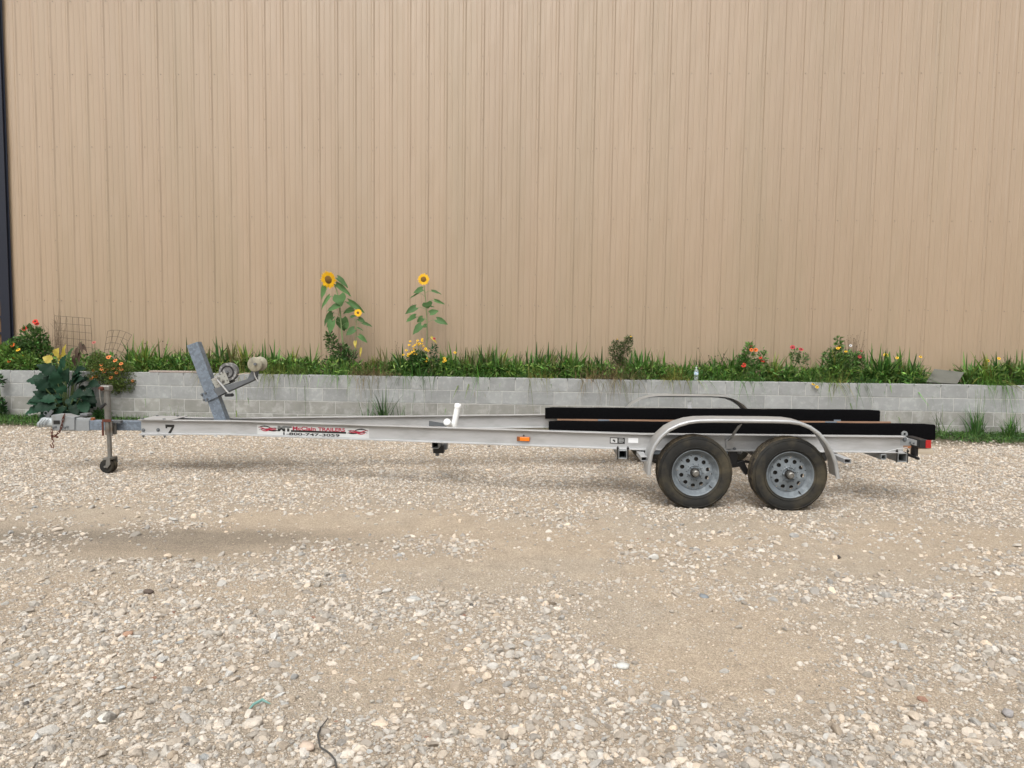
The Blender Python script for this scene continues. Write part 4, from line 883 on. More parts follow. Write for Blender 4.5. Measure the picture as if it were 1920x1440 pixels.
for px_ in sorted(CLUMPS+[c+random.randint(5, 12) for c in CLUMPS]+[c-random.randint(5, 12) for c in CLUMPS]):
    if 1728 < px_ < 1806: continue
    Yc = random.uniform(RY+.38, RY+.72); s_ = random.choice((.6, .75, .85, .95, 1.05, 1.15)) if px_ not in (268, 410, 424, 1075, 1080, 1660, 1672, 1690) else 1.2
    vr = random.choice((0, 0, 2, 2, 3, 3, 4, 1, 5)); o = link('strap_leaf_clump', cl_mesh[vr], None, (bedx(px_, Yc), Yc, BEDZ)); o.rotation_euler = (0, 0, random.uniform(0, 6.28)); s_ *= 1.18; o.scale = (s_,)*3; k_ += 1
    nm = {0: 'mid-green', 1: 'yellow-green', 2: 'dark green', 3: 'bright green', 4: 'mid-green', 5: 'dry olive'}[vr]; tag(o, 'clump of %s strappy leaves in the raised bed' % nm, 'plant', '%s strappy clumps in the raised bed' % nm)
# --- fine grass through the bed and hanging over the wall edge
sp = Soup(); n = 13000; gx = rng.uniform(-9.9, 11.5, n); gy = RY+.21+rng.random(n)**1.4*.62
dn = .1+.9*fbm(gx*1.4, gx*0+1, 3, 51); xb0, xb1 = PX(1736, 705, RY+.3).x, PX(1810, 705, RY+.3).x; kp = (rng.random(n) < dn) & ~((gx > xb0) & (gx < xb1) & (gy < RY+.6)); gx, gy = gx[kp], gy[kp]; third = len(gx)//3
blades(sp, gx[:third], gy[:third], BEDZ, third, .25, .009, .8, G2, .3, 4, spread=.01); blades(sp, gx[third:2*third], gy[third:2*third], BEDZ, third, .27, .009, .75, G1, .3, 4, spread=.01); m_ = len(gx)-2*third
blades(sp, gx[2*third:], gy[2*third:], BEDZ, m_, .23, .007, .9, (.10, .15, .035), .3, 4, spread=.01)
for px_, n_, c in ((450, 60, GY_), (515, 130, (.14, .18, .04)), (560, 120, (.10, .16, .035)), (690, 110, GB), (720, 90, GB), (770, 60, G1), (800, 60, G3), (1110, 120, GB), (1150, 160, GB), (1185, 120, (.11, .13, .045)), (1260, 120, GY_), (1290, 40, G2), (1400, 60, G1), (1540, 90, (.10, .17, .04)), (1560, 60, GY_), (1600, 60, G3), (1850, 160, (.09, .19, .03)), (640, 90, G2), (1010, 60, GY_), (910, 60, G1), (395, 40, GY_)):
    nn_ = int(n_*.7); blades(sp, bedx(px_, RY+.25)+rng.normal(0, .13, nn_), RY+.06+np.abs(rng.normal(0, .03, nn_)), RTOP-.005, nn_, .27, .009, .85, c, .3, 6, 1.25, (-math.pi/2, .75), .01)
    blades(sp, bedx(px_, RY+.35), RY+.35, BEDZ, n_, .33, .007, .5, c, .3, 5, 1.0, None, .11)
n = 16000; P = np.stack([rng.uniform(-9.9, 11.5, n), RY+.2+rng.random(n)*.55, np.zeros(n)], 1); hmax = .10+.26*fbm(P[:, 0]*2.2, P[:, 1]*2, 3, 61); P[:, 2] = BEDZ+rng.random(n)*hmax
P = P[~((P[:, 0] > xb0-.08) & (P[:, 0] < xb1+.08) & (P[:, 1] < RY+.6))]; n = len(P)
D = rng.normal(0, .8, (n, 3)); D[:, 2] = np.abs(D[:, 2])*.8+.25; D[:, 1] -= .25; half = n//2; leaflets(sp, P[:half], D[:half], .105, .028, (.14, .235, .05), .4); leaflets(sp, P[half:], D[half:], .085, .024, G1, .35)
tag(link('bed_grass', sp.mesh('bed_grass', LM)), 'green and straw-coloured grass filling the raised bed and spilling over its edge', 'grass', kind='stuff')
# --- grass strip along the foot of the wall
sp = Soup(); n = 26000; gx = rng.uniform(-9.5, 11.5, n); gy = RY-.02-rng.random(n)**1.6*.8
# where the strip is thick, by picture column
pxs = 960+gx/gy*FPX*1.0+40
thick = np.interp(pxs, [0, 180, 300, 420, 470, 640, 800, 1000, 1600, 1740, 1800, 1950], [1, 1, .5, .35, .18, .3, .12, .08, .25, .7, 1, 1])
kp = (rng.random(n) < thick) & ((RY-gy) < .12+.65*thick); gx, gy, thick = gx[kp], gy[kp], thick[kp]; zz = gz(gx, gy)-.01; half = len(gx)//2
blades(sp, gx[:half], gy[:half], zz[:half], half, .17, .006, .7, G2, .35, 4, spread=.01); blades(sp, gx[half:], gy[half:], zz[half:], len(gx)-half, .15, .006, .75, (.06, .11, .03), .4, 4, spread=.01)
P = np.stack([gx, gy, zz+rng.uniform(.01, .07, len(gx))], 1); D = rng.normal(0, 1, P.shape); D[:, 2] = np.abs(D[:, 2])*.5; leaflets(sp, P, D, .035, .022, (.05, .11, .028), .35)
tag(link('verge_grass', sp.mesh('verge_grass', LM)), 'low weedy grass along the foot of the block wall', 'grass', kind='stuff')

def base_z(x_, y_): return float(gz(np.array([x_]), np.array([y_]))[0])
def tuft(px_, Y, n_, L, w, lean, col, label, seeds=0, hts=()):
    x_ = PX(px_, 780, Y).x; sp = Soup(); g_ = np.random.default_rng(int(px_)); z_ = base_z(x_, Y)-.01
    blades(sp, 0, 0, 0, n_, L, w, lean, col, .3, 6, r_=g_, spread=.05); o = link('grass_tuft', sp.mesh('grass_tuft', LM), None, (x_, Y, z_)); tag(o, label, 'grass tuft')
    if hts:
        b = MB()
        for dx, h in hts: b.tube([(dx*.3, -.02, 0), (dx*.6, -.02, h*.5), (dx, -.01, h)], [.003, .0025, .0015], 5)
        b.build('seed_stalk', 'stem', o)
    return o
tuft(718, RY-.22, 46, .62, .022, .6, (.045, .10, .03), 'broad-bladed grass tuft with a tall bent stalk before the plain blocks', hts=((.06, .85), (.10, .6)))
tuft(690, RY-.18, 16, .48, .015, .6, (.05, .11, .03), 'sparse low grass tuft before the plain blocks, left of the tall-stalked one')
tuft(752, RY-.2, 16, .50, .016, .6, (.05, .11, .03), 'few-bladed grass tuft just right of the tall bent stalk')
tuft(1832, RY-.2, 90, .48, .013, .35, (.055, .13, .03), 'tall upright grass tuft with feathery seed stalks against the wall', hts=((-.05, .72), (.03, .82), (.1, .62), (.0, .6)))
tuft(1768, RY-.3, 22, .46, .012, .7, (.07, .12, .04), 'thin arching grass tuft beside the bunk ends', hts=((-.02, .5),))
tuft(1895, RY-.35, 90, .40, .012, .45, (.06, .14, .03), 'dense bright grass tuft where the grey pipe lies', hts=((.0, .45),))
tuft(330, RY-.12, 22, .22, .007, .5, (.10, .13, .06), 'thin pale grass tuft below the winch post', hts=((-.1, .3), (.05, .28)))
tuft(160, RY-.55, 26, .30, .008, .7, (.07, .16, .04), 'arching bright grass tuft behind the brake actuator')

# --- leaf meshes
def leaf_mesh(name, mt, kind, seed=0):
    g = random.Random(seed); n = 9 if kind != 'lobed' else 13; V = []; F = []
    for i in range(n+1):
        t = i/n
        if kind == 'heart': w = (math.sin(math.pi*min(1, (t*.93+.07))**.62))**.9*.5; back = -.17*max(0, 1-t/.25)
        elif kind == 'lance': w = math.sin(math.pi*min(1, t*.97+.03)**.8)*.5; back = 0
        else: w = (math.sin(math.pi*min(1, t*.95+.05)**.7))*.5*(1+.16*math.cos(t*math.pi*9)); back = -.12*max(0, 1-t/.2)
        if i == n: w = .004
        z = -.22*t*t+.02*math.sin(t*9+seed); cup = .20*w
        V += [(t+back, -w, z+cup+.02*math.sin(i*2.1+seed)), (t+back*.35, -w*.5, z+cup*.35), (t, 0, z), (t+back*.35, w*.5, z+cup*.35), (t+back, w, z+cup+.02*math.cos(i*1.7+seed))]
    for i in range(n):
        for j in range(4): F.append((i*5+j, i*5+j+1, i*5+j+6, i*5+j+5))
    me = bpy.data.meshes.new(name); me.from_pydata(V, [], F); me.polygons.foreach_set('use_smooth', [True]*len(F)); me.materials.append(M[mt]); me.update(); return me
HEART = [leaf_mesh('leaf', 'sunleaf', 'heart', s_) for s_ in range(3)]; LOBE = [leaf_mesh('leaf', 'bigleaf', 'lobed', s_) for s_ in range(4)]
YLEAF = leaf_mesh('leaf', 'palelf', 'lobed', 9); DEAD = leaf_mesh('leaf', 'deadleaf', 'lance', 5); YH = leaf_mesh('leaf', 'palelf', 'heart', 2)
def put_leaf(me, base, tip, width, parent, nrm=None, org=None, name='leaf'):
    base, tip = Vector(base), Vector(tip); d_ = tip-base; L = d_.length; d_.normalize(); nn = Vector(nrm if nrm is not None else (0, -.8, .6)); nn = (nn-d_*nn.dot(d_)).normalized(); s_ = nn.cross(d_)
    m_ = Matrix((d_*L, s_*width, nn*L)).transposed().to_4x4(); m_.translation = base-(org or Vector((0, 0, 0))); return link(name, me, parent, mw=m_)
# --- sunflowers
def flower_head(name, parent, c, r_, discr, facing, org, petals='petal', discm='disc', n=24, rows=3):
    f = Vector(facing).normalized(); a = f.orthogonal().normalized(); bb = f.cross(a); b = MB()
    b.lathe([(0, discr*.28), (discr*.6, discr*.22), (discr, .0), (discr*.9, -discr*.3), (0, -discr*.45)], 18, c-org, f); h = b.build(name, discm, parent, 60)
    for rw in range(rows):
        b = MB()
        for k in range(n):
            th = 2*math.pi*(k+.5*rw)/n+random.uniform(-.07, .07); dr = a*math.cos(th)+bb*math.sin(th); sd_ = f.cross(dr); L = r_*random.uniform(.88, 1.08); w = 2.6*r_*math.pi/n*random.uniform(.4, .6)
            p = c-org+f*(.002-.006*rw); cv = random.uniform(-.12, .2)
            b.add([p+dr*discr*.8-sd_*w*.4, p+dr*discr*.8+sd_*w*.4, p+dr*L*.7+sd_*w*.55+f*cv*r_*.25, p+dr*L*.7-sd_*w*.55+f*cv*r_*.25, p+dr*L+f*cv*r_*.5], [(0, 1, 2, 3), (3, 2, 4)])
        b.build('petal_ring', petals, h, 60)
    return h
def sunflower(Y, crop, stem, head, leaves, label, sr=.011):
    ox, oy, sc = crop; T = lambda p, dy=0: PX(ox+p[0]/sc, oy+p[1]/sc, Y+dy)
    b0 = T(stem[0]); org = Vector((b0.x, Y, BEDZ-.02)); root = empty('sunflower', org, label, 'sunflower')
    pts = [org]+[T(p) for p in stem]; b = MB(); b.tube([p-org for p in pts], [sr*(1.15-.5*i/len(pts)) for i in range(len(pts))], 8); b.build('stem', 'stem', root)
    for (hp, hr, dr_, fc) in head: flower_head('flower_head', root, T(hp, -.04), hr, dr_, fc, org)
    for i, (bp, tp, w, kind) in enumerate(leaves):
        dy = random.uniform(-.09, .05); P0, P1 = T(bp, dy), T(tp, dy-random.uniform(-.03, .07)); wd = w/sc*Y/FPX
        me = {'h': HEART[i % 3], 'y': YH, 'd': DEAD}[kind]; put_leaf(me, P0, P1, wd, root, (random.uniform(-.3, .3), -.9, random.uniform(.25, .7)), org)
        # petiole back to the nearest point of the stem
        q = min(pts[1:], key=lambda s_: (s_-P0).length+.6*max(0, s_.z-P0.z)); q = min([pts[j].lerp(pts[j+1], t) for j in range(len(pts)-1) for t in (0, .25, .5, .75)], key=lambda s_: (s_-P0).length+.8*max(0, s_.z-P0.z+.03))
        b = MB(); mid = (q+P0)/2+Vector((0, 0, .02)); b.tube([q-org, mid-org, P0-org], .0035, 5); b.build('petiole', 'stem', root)
    return root
C1 = (580, 500, 7.575)
sunflower(RY+.55, C1, [(505, 1440), (490, 1200), (468, 1000), (450, 800), (435, 600), (420, 480), (390, 350), (365, 270)], [((270, 185), .15, .072, (-.35, -1, -.25))],
  [((250, 245), (150, 455), 100, 'h'), ((290, 425), (155, 590), 60, 'h'), ((425, 405), (442, 550), 205, 'h'), ((400, 160), (555, 285), 85, 'h'), ((385, 255), (600, 405), 85, 'h'), ((560, 500), (790, 645), 90, 'h'), ((430, 555), (235, 615), 110, 'h'), ((325, 655), (185, 830), 95, 'h'), ((340, 715), (225, 860), 60, 'h'), ((325, 770), (280, 945), 115, 'h'), ((465, 735), (485, 920), 190, 'h'), ((630, 605), (465, 650), 95, 'h'), ((640, 890), (510, 965), 115, 'h'), ((545, 800), (520, 900), 60, 'h'), ((440, 1080), (450, 1240), 45, 'd'), ((480, 1130), (430, 1260), 40, 'd'), ((540, 1290), (640, 1190), 22, 'd')],
  'tall sunflower with a nodding bloom and many big leaves', .013)
sunflower(RY+.48, C1, [(610, 1430), (640, 1250), (658, 1050), (668, 900), (665, 750)], [((690, 655), .066, .026, (.0, -1, .1))],
  [((700, 740), (795, 785), 72, 'h'), ((760, 800), (895, 842), 50, 'h'), ((680, 870), (765, 900), 26, 'h'), ((710, 985), (830, 1075), 75, 'h'), ((655, 1060), (650, 1150), 55, 'y'), ((735, 1160), (718, 1280), 34, 'y'), ((650, 1180), (625, 1330), 40, 'd'), ((590, 720), (660, 690), 50, 'h')],
  'small slender sunflower with one little bloom next to the tall leafy one', .006)
C2 = (740, 500, 7.575)
sunflower(RY+.6, C2, [(450, 1420), (455, 1130), (460, 950), (460, 800), (452, 650), (440, 480), (420, 270)], [((410, 180), .1, .05, (0, -1, .05))],
  [((395, 322), (255, 365), 92, 'h'), ((340, 385), (190, 450), 26, 'h'), ((455, 510), (482, 592), 155, 'h'), ((530, 350), (660, 375), 48, 'h'), ((570, 480), (715, 530), 48, 'h'), ((300, 580), (145, 660), 98, 'h'), ((295, 710), (145, 770), 100, 'h'), ((400, 730), (312, 785), 92, 'h'), ((450, 835), (385, 850), 60, 'h'), ((380, 835), (250, 950), 115, 'h'), ((505, 662), (625, 618), 92, 'h'), ((600, 752), (750, 810), 95, 'h'), ((520, 1000), (595, 1080), 40, 'y'), ((510, 565), (560, 568), 20, 'h')],
  'sunflower with one upright round bloom and sparse leaves on bare stem', .008)

# --- flowering bushes
FL = {}
def blossom(colr, r_, n=9, disc='dkdisc'):
    key = (colr, round(r_, 4))
    if key not in FL:
        b = MB()
        for k in range(n):
            th = 2*math.pi*k/n; dr = Vector((math.cos(th), math.sin(th), .22)); s_ = Vector((-math.sin(th), math.cos(th), 0)); w = 1.1*r_*math.pi/n*2*.5
            b.add([dr*r_*.1, dr*r_*.6-s_*w, dr*r_-Vector((0, 0, r_*.25)), dr*r_*.6+s_*w], [(0, 1, 2, 3)])
        me = b.mesh('flower', M[colr], 0); b2 = MB(); b2.lathe([(r_*.32, 0), (r_*.28, r_*.22), (0, r_*.32)], 8, (0, 0, r_*.05), (0, 0, 1)); FL[key] = (me, b2.mesh('flower_centre', M[disc], 50))
    return FL[key]
def put_flower(parent, p, colr, r_, org, face=(0, -.75, .65), disc='dkdisc'):
    a, c = blossom(colr, r_, disc=disc); f = Vector(face)+Vector((random.uniform(-.35, .35), random.uniform(-.2, .2), random.uniform(-.2, .3))); m_ = f.to_track_quat('Z', 'Y').to_matrix().to_4x4(); m_.translation = p-org
    o = link('flower', a, parent, mw=m_); link('flower_centre', c, o); return o
def bush(name, label, cat, Y, basepx, basez, blobs, n, L, Wd, col, flowers=(), disc='dkdisc', stems=7, group=None, updir=.5, stemmat='stem'):
    """blobs: (px,py,rx_px,ry_px); flowers: (px,py,colour,r_px)"""
    sc = Y/FPX; p0 = PX(basepx, 700, Y); org = Vector((p0.x, Y, basez)); root = empty(name, org, label, cat, group); sp = Soup(); wts = np.array([b_[2]*b_[3] for b_ in blobs], float); wts /= wts.sum()
    tips = []
    for (bx_, by_, rx, ry), w in zip(blobs, wts):
        m_ = int(n*w); c = PX(bx_, by_, Y); u = rng.normal(0, 1, (m_, 3)); u /= np.linalg.norm(u, axis=1, keepdims=True); rad = rng.random((m_, 1))**.45
        q = u*rad*np.array([rx*sc, min(.22, rx*sc*.8), ry*sc]); P = q+np.array(c-org); D = u*np.array([1, 1, .6])+np.array([0, -.15, updir])+rng.normal(0, .45, (m_, 3)); leaflets(sp, P, D, L, Wd, col, .32); tips.append(c)
    link('foliage', sp.mesh('foliage', LM), root); b = MB()
    for i in range(stems):
        c = tips[i % len(tips)]+Vector((random.uniform(-.06, .06), random.uniform(-.05, .05), random.uniform(-.02, .08))); b.tube([(random.uniform(-.03, .03), 0, 0), (c-org)*.5+Vector((random.uniform(-.03, .03), 0, .03)), c-org], [.005, .004, .002], 5)
    st_ = b.build('stems', stemmat, root); st_['kind'] = 'stuff'
    for (fx, fy, cl, r_) in flowers:
        p = PX(fx, fy, Y-random.uniform(.0, .12)); put_flower(root, p, cl, r_*sc, org, disc=disc); bt_ = max(tips, key=lambda c: -(c-p).length)
        if (bt_-p).length > .08:
            b = MB(); b.tube([bt_-org, (bt_*.4+p*.6)-org+Vector((.01, 0, .0)), p-org], .0022, 5); b.build('flower_stalk', stemmat, root)
    return root
YB = RY+.5
bush('zinnia', 'big bushy zinnia with orange-red blooms by the navy corner trim', 'plant', RY+.45, 50, BEDZ, [(62, 640, 26, 30), (35, 655, 28, 22), (75, 665, 22, 30)], 1800, .07, .034, (.075, .15, .04), [(66, 603, 'scarlet', 6), (69, 607, 'scarlet', 5), (46, 616, 'scarlet', 5.5)])
bush('zinnia', 'low light green zinnia with orange and yellow blooms on the wall edge', 'plant', RY+.25, 20, BEDZ, [(15, 665, 22, 22), (45, 680, 35, 20), (8, 685, 14, 14), (62, 688, 16, 14)], 1500, .07, .034, (.13, .235, .05), [(23, 647, 'orange', 5.5), (17, 673, 'yellowf', 5), (24, 672, 'yellowf', 4), (34, 656, 'yellowf', 4.5), (41, 668, 'yellowf', 3.5), (17, 677, 'orange', 4)])
bush('marigold', 'spreading bush of small orange blooms spilling over the block wall', 'plant', RY+.0, 205, BEDZ-.05, [(205, 690, 45, 16), (225, 705, 32, 24), (190, 708, 28, 14), (235, 722, 20, 16), (215, 728, 18, 12), (185, 675, 18, 16)], 6000, .036, .016, (.10, .145, .033), [(203, 670, 'peach', 4), (216, 676, 'peach', 4.5), (190, 684, 'peach', 3.5), (227, 682, 'peach', 4), (175, 694, 'peach', 4), (191, 692, 'peach', 5), (199, 693, 'peach', 4), (211, 692, 'peach', 5), (222, 692, 'peach', 4), (228, 693, 'peach', 4), (218, 699, 'peach', 4), (161, 709, 'peach', 4), (172, 709, 'peach', 4.5), (180, 706, 'peach', 4), (208, 708, 'peach', 4), (249, 714, 'peach', 3), (190, 727, 'peach', 4), (226, 689, 'peach', 3.5), (195, 697, 'peach', 4), (206, 668, 'peach', 3)], stems=9, updir=.2)
bush('feathery_plant', 'soft feathery green plant topped by one pink bloom between the wire panels', 'plant', RY+.4, 180, BEDZ, [(180, 672, 12, 20), (172, 685, 18, 12)], 900, .05, .006, (.07, .14, .05), [(176, 642, 'pink', 4)], stems=4)
bush('coneflower', 'bushy plant crowded with small yellow dark-centred blooms under the upright sunflower', 'plant', RY+.42, 785, BEDZ, [(783, 672, 17, 14), (775, 682, 16, 14), (792, 684, 16, 16)], 1100, .06, .024, (.05, .115, .028),
     [(740+a/7.575, 500+c/7.575, 'yellowf', 2.6) for a, c in [(220, 1060), (325, 1050), (390, 1030), (390, 1055), (320, 1085), (350, 1090), (385, 1095), (205, 1112), (265, 1130), (290, 1110), (340, 1110), (405, 1130), (165, 1187), (275, 1165), (275, 1200), (440, 1160), (450, 1185), (480, 1195), (195, 1240), (215, 1235), (190, 1262), (300, 1243), (285, 1237), (465, 1300), (445, 1345), (125, 1250), (245, 1215), (430, 1180)]])
bush('marigold', 'small yellow-flowered plant right of the crowded yellow coneflowers', 'plant', RY+.4, 833, BEDZ, [(834, 682, 10, 12)], 200, .05, .02, G2, [(833, 672, 'yellowf', 3.5), (835, 676, 'yellowf', 3), (832, 678, 'yellowf', 3), (853, 661, 'yellowf', 3)])
bush('coneflower', 'dark leafy shoot with a single red bud right of the yellow coneflowers', 'plant', RY+.42, 812, BEDZ, [(813, 660, 6, 14), (814, 676, 8, 10)], 160, .06, .02, (.05, .11, .045), [(814, 635, 'crimson', 3)], stems=2)
bush('weed', 'tangled dull green weed around the foot of the tall sunflower', 'plant', RY+.5, 625, BEDZ, [(622, 645, 9, 22), (640, 660, 14, 16), (655, 668, 14, 14), (615, 632, 6, 10), (632, 680, 26, 14)], 1100, .06, .024, (.07, .14, .04), stems=6, stemmat='dry')
bush('dry_shrub', 'half-dry olive shrub with tiny buds standing alone above the grass', 'shrub', RY+.5, 1158, BEDZ, [(1155, 660, 13, 22), (1175, 650, 10, 18), (1162, 678, 14, 12), (1180, 636, 5, 8)], 1150, .045, .018, (.075, .105, .038), [(1183, 631, 'yellowf', 1.5), (1157, 636, 'yellowf', 1.2)], stems=12, stemmat='dry')
bush('zinnia', 'upright green plant with several scarlet blooms right of the water bottle', 'plant', RY+.45, 1405, BEDZ, [(1404, 665, 10, 22), (1390, 680, 10, 14), (1430, 670, 7, 14), (1418, 690, 18, 12)], 800, .065, .024, (.09, .19, .045), [(1409, 656, 'orange', 4), (1417, 656, 'orange', 4.5), (1394, 686, 'scarlet', 4.5), (1396, 683, 'scarlet', 4), (1430, 677, 'scarlet', 4.5), (1426, 671, 'scarlet', 3.5), (1408, 649, 'dkdisc', 3.5)], stems=5)
bush('zinnia', 'thin plant with two crimson star blooms on long stalks', 'plant', RY+.5, 1495, BEDZ, [(1490, 668, 8, 14), (1505, 675, 9, 14)], 260, .06, .018, (.08, .17, .045), [(1486, 651, 'crimson', 5), (1502, 655, 'crimson', 5)], stems=3)
bush('goldenrod', 'tall leafy green weed with mixed yellow and rose blooms at its top', 'plant', RY+.5, 1575, BEDZ, [(1572, 650, 6, 18), (1565, 672, 22, 18), (1595, 676, 22, 18), (1612, 680, 10, 16), (1580, 690, 30, 14)], 1700, .065, .022, (.10, .19, .05), [(1571, 653, 'yellowf', 3.5), (1574, 651, 'yellowf', 3), (1586, 659, 'yellowf', 3), (1614, 658, 'crimson', 3.5), (1612, 669, 'crimson', 4), (1595, 648, 'white', 3)], stems=8)
for i, (fx, fy, lb_) in enumerate(((1661, 666, 'large yellow bloom on a dark stalk over dense strappy grass'), (1682, 671, 'small pale yellow bloom right of the large yellow one'), (1726, 669, 'lone yellow star bloom left of the leaning grey board'), (1853, 676, 'pale yellow bloom on thin stalk right of the grey board'), (1873, 672, 'tiny yellow bloom on a thin stalk near the wall end'), (437, 667, 'little yellow bloom behind the winch drum'), (913, 690, 'low yellow bloom in dark strappy grass'))):
    Yf = RY+.5; p = PX(fx, fy, Yf); org = Vector((p.x+.02, Yf, BEDZ)); r0 = empty('yellow_flower', org, lb_, 'flower'); b = MB(); b.tube([(0, 0, 0), ((p-org)*.5)+Vector((.01, 0, 0)), p-org], .003, 5); b.build('stalk', 'stem', r0); put_flower(r0, p, 'yellowf', (5 if i == 0 else 3.2)*Yf/FPX, org)
r0 = empty('trailing_flower', (PX(1545, 716, RY-.02).x, RY+.1, RTOP), 'trailing stem with two yellow blooms hanging over the block wall', 'flower')
for fx, fy in ((1525, 720.5), (1532, 725.5)):
    p = PX(fx, fy, RY-.05); b = MB(); b.tube([(0, .05, 0), (.0, -.10, .02), p-r0.location], .003, 5); b.build('stalk', 'stem', r0); put_flower(r0, p, 'yellowf', .03, r0.location)
# dry seed heads: bare stalks with dark heads
def seedheads(Y, pts, label, basepx, hr=.011):
    org = Vector((PX(basepx, 700, Y).x, Y, BEDZ)); r0 = empty('seed_stalks', org, label, 'plant')
    for (fx, fy) in pts:
        p = PX(fx, fy, Y); b = MB(); b.tube([(random.uniform(-.04, .04), 0, 0), (p-org)*.55+Vector((random.uniform(-.03, .03), 0, 0)), p-org], [.0028, .0022, .0018], 5); b.build('stalk', 'dry', r0)
        b = MB(); b.lathe([(0, -hr), (hr*.8, -hr*.5), (hr, 0), (hr*.6, hr*.8), (0, hr*1.1)], 8, p-org, (0, 0, 1)); b.build('seed_head', 'deadleaf', r0)
seedheads(RY+.6, [(272, 644), (287, 650), (295, 647), (305, 640), (313, 646), (308, 654), (342, 656)], 'dry dark seed heads on thin stalks left of the winch post', 295)
seedheads(RY+.6, [(1329, 667), (1341, 668), (1346, 667), (1357, 664), (1331, 674), (1358, 671), (1364, 674), (1309, 653)], 'dry dark seed heads on thin stalks just right of the water bottle', 1345)
seedheads(RY+.6, [(741, 640), (745, 643), (743, 647), (748, 652), (735, 655)], 'fine dry seed stalks left of the yellow coneflowers', 742, .006)
seedheads(RY+.6, [(968, 668), (978, 666), (987, 662), (908, 666), (930, 668)], 'scattered dry seed stalks over dark strappy grass mid-bed', 960, .006)
seedheads(RY+.62, [(1600+random.gauss(0, 13), 641+random.gauss(0, 9)) for _ in range(46)], 'airy brown cloud of fine seed heads above the tall leafy weed', 1600, .0055)
seedheads(RY+.6, [(1455, 675), (1462, 674), (1470, 678)], 'few dry stalks between the scarlet blooms and the crimson star blooms', 1458, .007)
seedheads(RY+.6, [(1232, 656), (1245, 652), (1220, 664), (1240, 672)], 'thin dry stalks right of the half-dry shrub', 1235, .005)
seedheads(RY+.6, [(1882, 670), (1897, 672), (1903, 668), (1890, 676)], 'thin dry stalks beyond the grey board at the wall end', 1893, .006)

# --- big lobed-leaf plant in front of the wall (squash-like)
org = Vector((PX(122, 780, RY-.25).x, RY-.25, base_z(-7.4, RY-.25))); sq = empty('squash_plant', org, 'large dark green lobed-leaf plant growing up in front of the block wall', 'plant')
sqc = PX(122, 735, RY-.25)
def sq_leaf(px_, py_, ang, L, dy, me=None, tilt=.5, wr_=.85):
    P0 = PX(px_, py_, RY-.25+dy); d_ = Vector((math.cos(ang), -.45, math.sin(ang))); put_leaf(me or random.choice(LOBE), P0, P0+d_.normalized()*L, L*wr_, sq, (random.uniform(-.3, .3), -.75, tilt+.25), org)
    b = MB(); b.tube([Vector((random.uniform(-.05, .05), .05, .02)), (P0-org)*.55+Vector((0, .04, .05)), P0-org], .006, 6); b.build('petiole', 'stem', sq)
for i in range(74):
    a = random.uniform(0, 6.283); rr = math.sqrt(random.random()); px_ = 124+rr*44*math.cos(a); py_ = 745-rr*38*math.sin(a); out = math.atan2(745-py_, px_-124)
    out = out*.75-.15 if abs(out) < 1.57 else out; sq_leaf(px_, py_, out+random.uniform(-.4, .4)-.25, random.uniform(.13, .24), random.uniform(-.28, .12)-.1*(1-rr))
for q_ in ((90, 715, 2.95, .30), (84, 750, 3.2, .26), (80, 765, 3.35, .26), (165, 722, .15, .24), (160, 745, -.2, .24), (140, 700, .5, .25), (118, 690, 1.2, .24), (100, 700, 2.4, .26)): sq_leaf(*q_, -.05)
for q_ in ((106, 668, 1.2, .15), (96, 676, 2.6, .13), (110, 676, .6, .14)): sq_leaf(*q_, .05, YLEAF, .2, 1.1)
sq_leaf(122, 672, 1.4, .24, .05, YH, .2, .4); sq_leaf(130, 672, 1.1, .22, .0, HEART[1], .2, .5)
for q_ in ((152, 640, -1.3, .20), (148, 650, -1.7, .2), (150, 660, -1.5, .18), (140, 665, -1.4, .2), (155, 645, -.9, .16)): sq_leaf(*q_, .1, DEAD, .2, .35)
# --- wire panels and a thicket of bare twigs
def panel_wire(name, label, Y, tl, tr_, bl, br_, nu, nv, bulge=0., kink=0.):
    org = Vector((PX((bl[0]+br_[0])/2, bl[1], Y).x, Y, BEDZ-.02)); r0 = empty(name, org, label, 'wire panel')
    def pt(u, v): 
        x_ = (tl[0]*(1-u)+tr_[0]*u)*(1-v)+(bl[0]*(1-u)+br_[0]*u)*v; y_ = (tl[1]*(1-u)+tr_[1]*u)*(1-v)+(bl[1]*(1-u)+br_[1]*u)*v; y_ -= bulge*4*u*(1-u)*(1-v*.2); dy = kink*math.sin(math.pi*min(1, v*1.0))
        return PX(x_, y_, Y+dy)-org
    for i in range(nu+1): b = MB(); b.tube([pt(i/nu, v) for v in np.linspace(0, 1, 7)], .0032, 5); b.build('wire', 'wire', r0)
    for j in range(nv+1): b = MB(); b.tube([pt(u, j/nv) for u in np.linspace(0, 1, 7)], .0032, 5); b.build('wire', 'wire', r0)
    return r0
panel_wire('wire_panel', 'tall rectangular rusty wire mesh panel standing in the bed', RY+.7, (102, 592), (170, 597), (104, 672), (174, 680), 6, 6, 0, .06)
panel_wire('wire_panel', 'smaller curved fan-shaped wire mesh panel right of the tall one', RY+.6, (202, 621), (247, 628), (192, 680), (216, 684), 4, 5, 5)
org = Vector((PX(108, 690, RY+.55).x, RY+.55, BEDZ)); r0 = empty('twig_thicket', org, 'thicket of bare brown twigs leaning on the tall wire panel', 'plant')
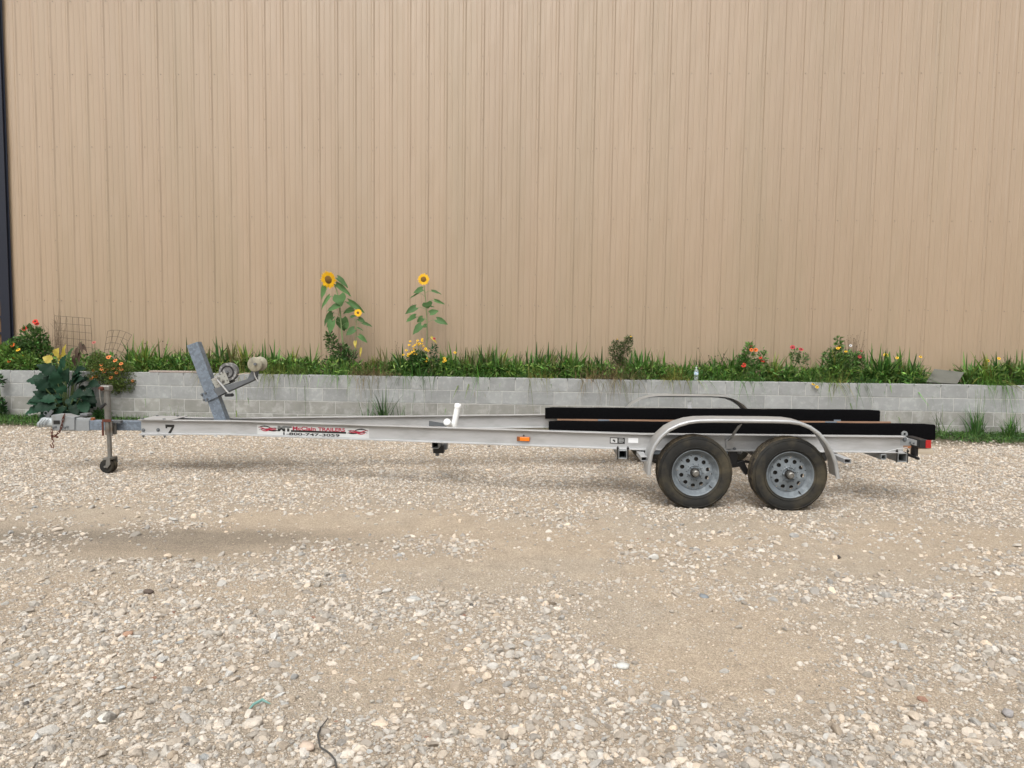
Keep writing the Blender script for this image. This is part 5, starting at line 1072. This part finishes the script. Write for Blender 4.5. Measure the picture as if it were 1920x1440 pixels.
for i in range(26):
    px_ = random.uniform(78, 128); py_ = random.uniform(570, 640) if px_ > 98 else random.uniform(606, 650); p = PX(px_, py_, RY+.6); b = MB(); m_ = (p-org)*.55+Vector((random.uniform(-.05, .05), 0, 0)); b.tube([(random.uniform(-.12, .1), 0, 0), m_, p-org], [.004, .003, .0015], 5)
    for k in range(2): q_ = m_.lerp(p-org, random.uniform(.1, .8)); b.tube([q_, q_+Vector((random.uniform(-.1, .1), random.uniform(-.05, .05), random.uniform(.04, .14)))], [.002, .001], 4)
    b.build('twig', 'dry', r0)
# leaf cluster on the wall's left edge
bush('weed', 'dark leafy weed hanging at the far end of the block wall', 'plant', RY-.15, -2, .2, [(-2, 770, 12, 28), (-4, 715, 8, 14)], 420, .07, .04, (.035, .09, .03), stems=4)
bush('clover', 'low leafy weed patch under the wall by the jack', 'plant', RY-.3, 190, base_z(-6.8, RY-.3), [(190, 777, 16, 10), (175, 785, 16, 8)], 320, .06, .032, (.05, .12, .035), stems=3)

# ================================================================== LEFT BACKGROUND
fb = empty('wooden_fence', (-13.2, 15.2, 0), 'brown board fence with dark rails beyond the building corner', 'fence')
for i in range(26): b = MB(); b.box((-2.3+i*.2, 0, 1.22+random.uniform(-.01, .01)), (.186, .025, 2.44)); b.build('board', 'brick_red', fb, 0)
for z_ in (.35, .75, 1.1, 1.45, 1.8, 2.2, 2.5): b = MB(); b.box((.2, -.04, z_), (5.4, .05, .05)); b.build('rail', 'navy', fb, 0)
def tree(x_, y_, h, cr, label):
    r0 = empty('tree', (x_, y_, 0), label, 'tree'); b = MB(); b.tube([(0, 0, -.1), (.1, 0, h*.3), (.0, .1, h*.75)], [.2, .15, .05], 10); tk = b.build('trunk', 'bark', r0)
    for i in range(7): a = i*.9; z_ = h*(.3+.06*i); b = MB(); b.tube([(.05, .05, z_), (cr*.5*math.cos(a), cr*.5*math.sin(a), z_+.5), (cr*.85*math.cos(a), cr*.85*math.sin(a), z_+.9)], [.06, .04, .015], 6); b.build('limb', 'bark', r0)
    sp = Soup(); 
    for i in range(60):
        u = rng.normal(0, 1, 3); u /= np.linalg.norm(u); c = u*rng.random()**.4*np.array([cr, cr, h*.36])+np.array([0, 0, h*.6]); m_ = 130; P = c+rng.normal(0, .28, (m_, 3)); leaflets(sp, P, rng.normal(0, 1, (m_, 3)), .16, .08, (.028, .06, .018), .35)
    link('crown', sp.mesh('crown', LM), r0); return r0
tree(-16.2, 20.5, 6.6, 2.4, 'dark leafy tree behind the brown fence')
tree(-19.5, 24, 7.4, 2.8, 'taller dark tree farther back beyond the fence')

# unseen row of trees added behind the camera to darken the lower wall
def copy_tree(src, loc, rz, sc, label):
    c = src.copy(); COL.objects.link(c); c.location = loc; c.rotation_euler = (0, 0, rz); c.scale = (sc,)*3; c['label'] = label; c['group'] = 'unseen trees added behind the camera'
    for ch_ in src.children:
        k = ch_.copy(); COL.objects.link(k); k.parent = c
big = tree(-2, -17, 10, 4.6, 'unseen broad leafy tree added behind the camera to shade the lower wall')
big['group'] = 'unseen trees added behind the camera'
for i, (x_, y_) in enumerate(((-9, -18), (-16, -16), (-24, -17), (5, -18), (12, -16.5), (19, -17.5), (27, -17), (-32, -15), (35, -16))): copy_tree(big, (x_, y_, 0), i*1.3, 1+.12*math.sin(i*2.1), 'unseen broad leafy tree added behind the camera to shade the lower wall')
0 and print('TRIS', sum(sum(len(p.vertices)-2 for p in m.polygons) for m in bpy.data.meshes))
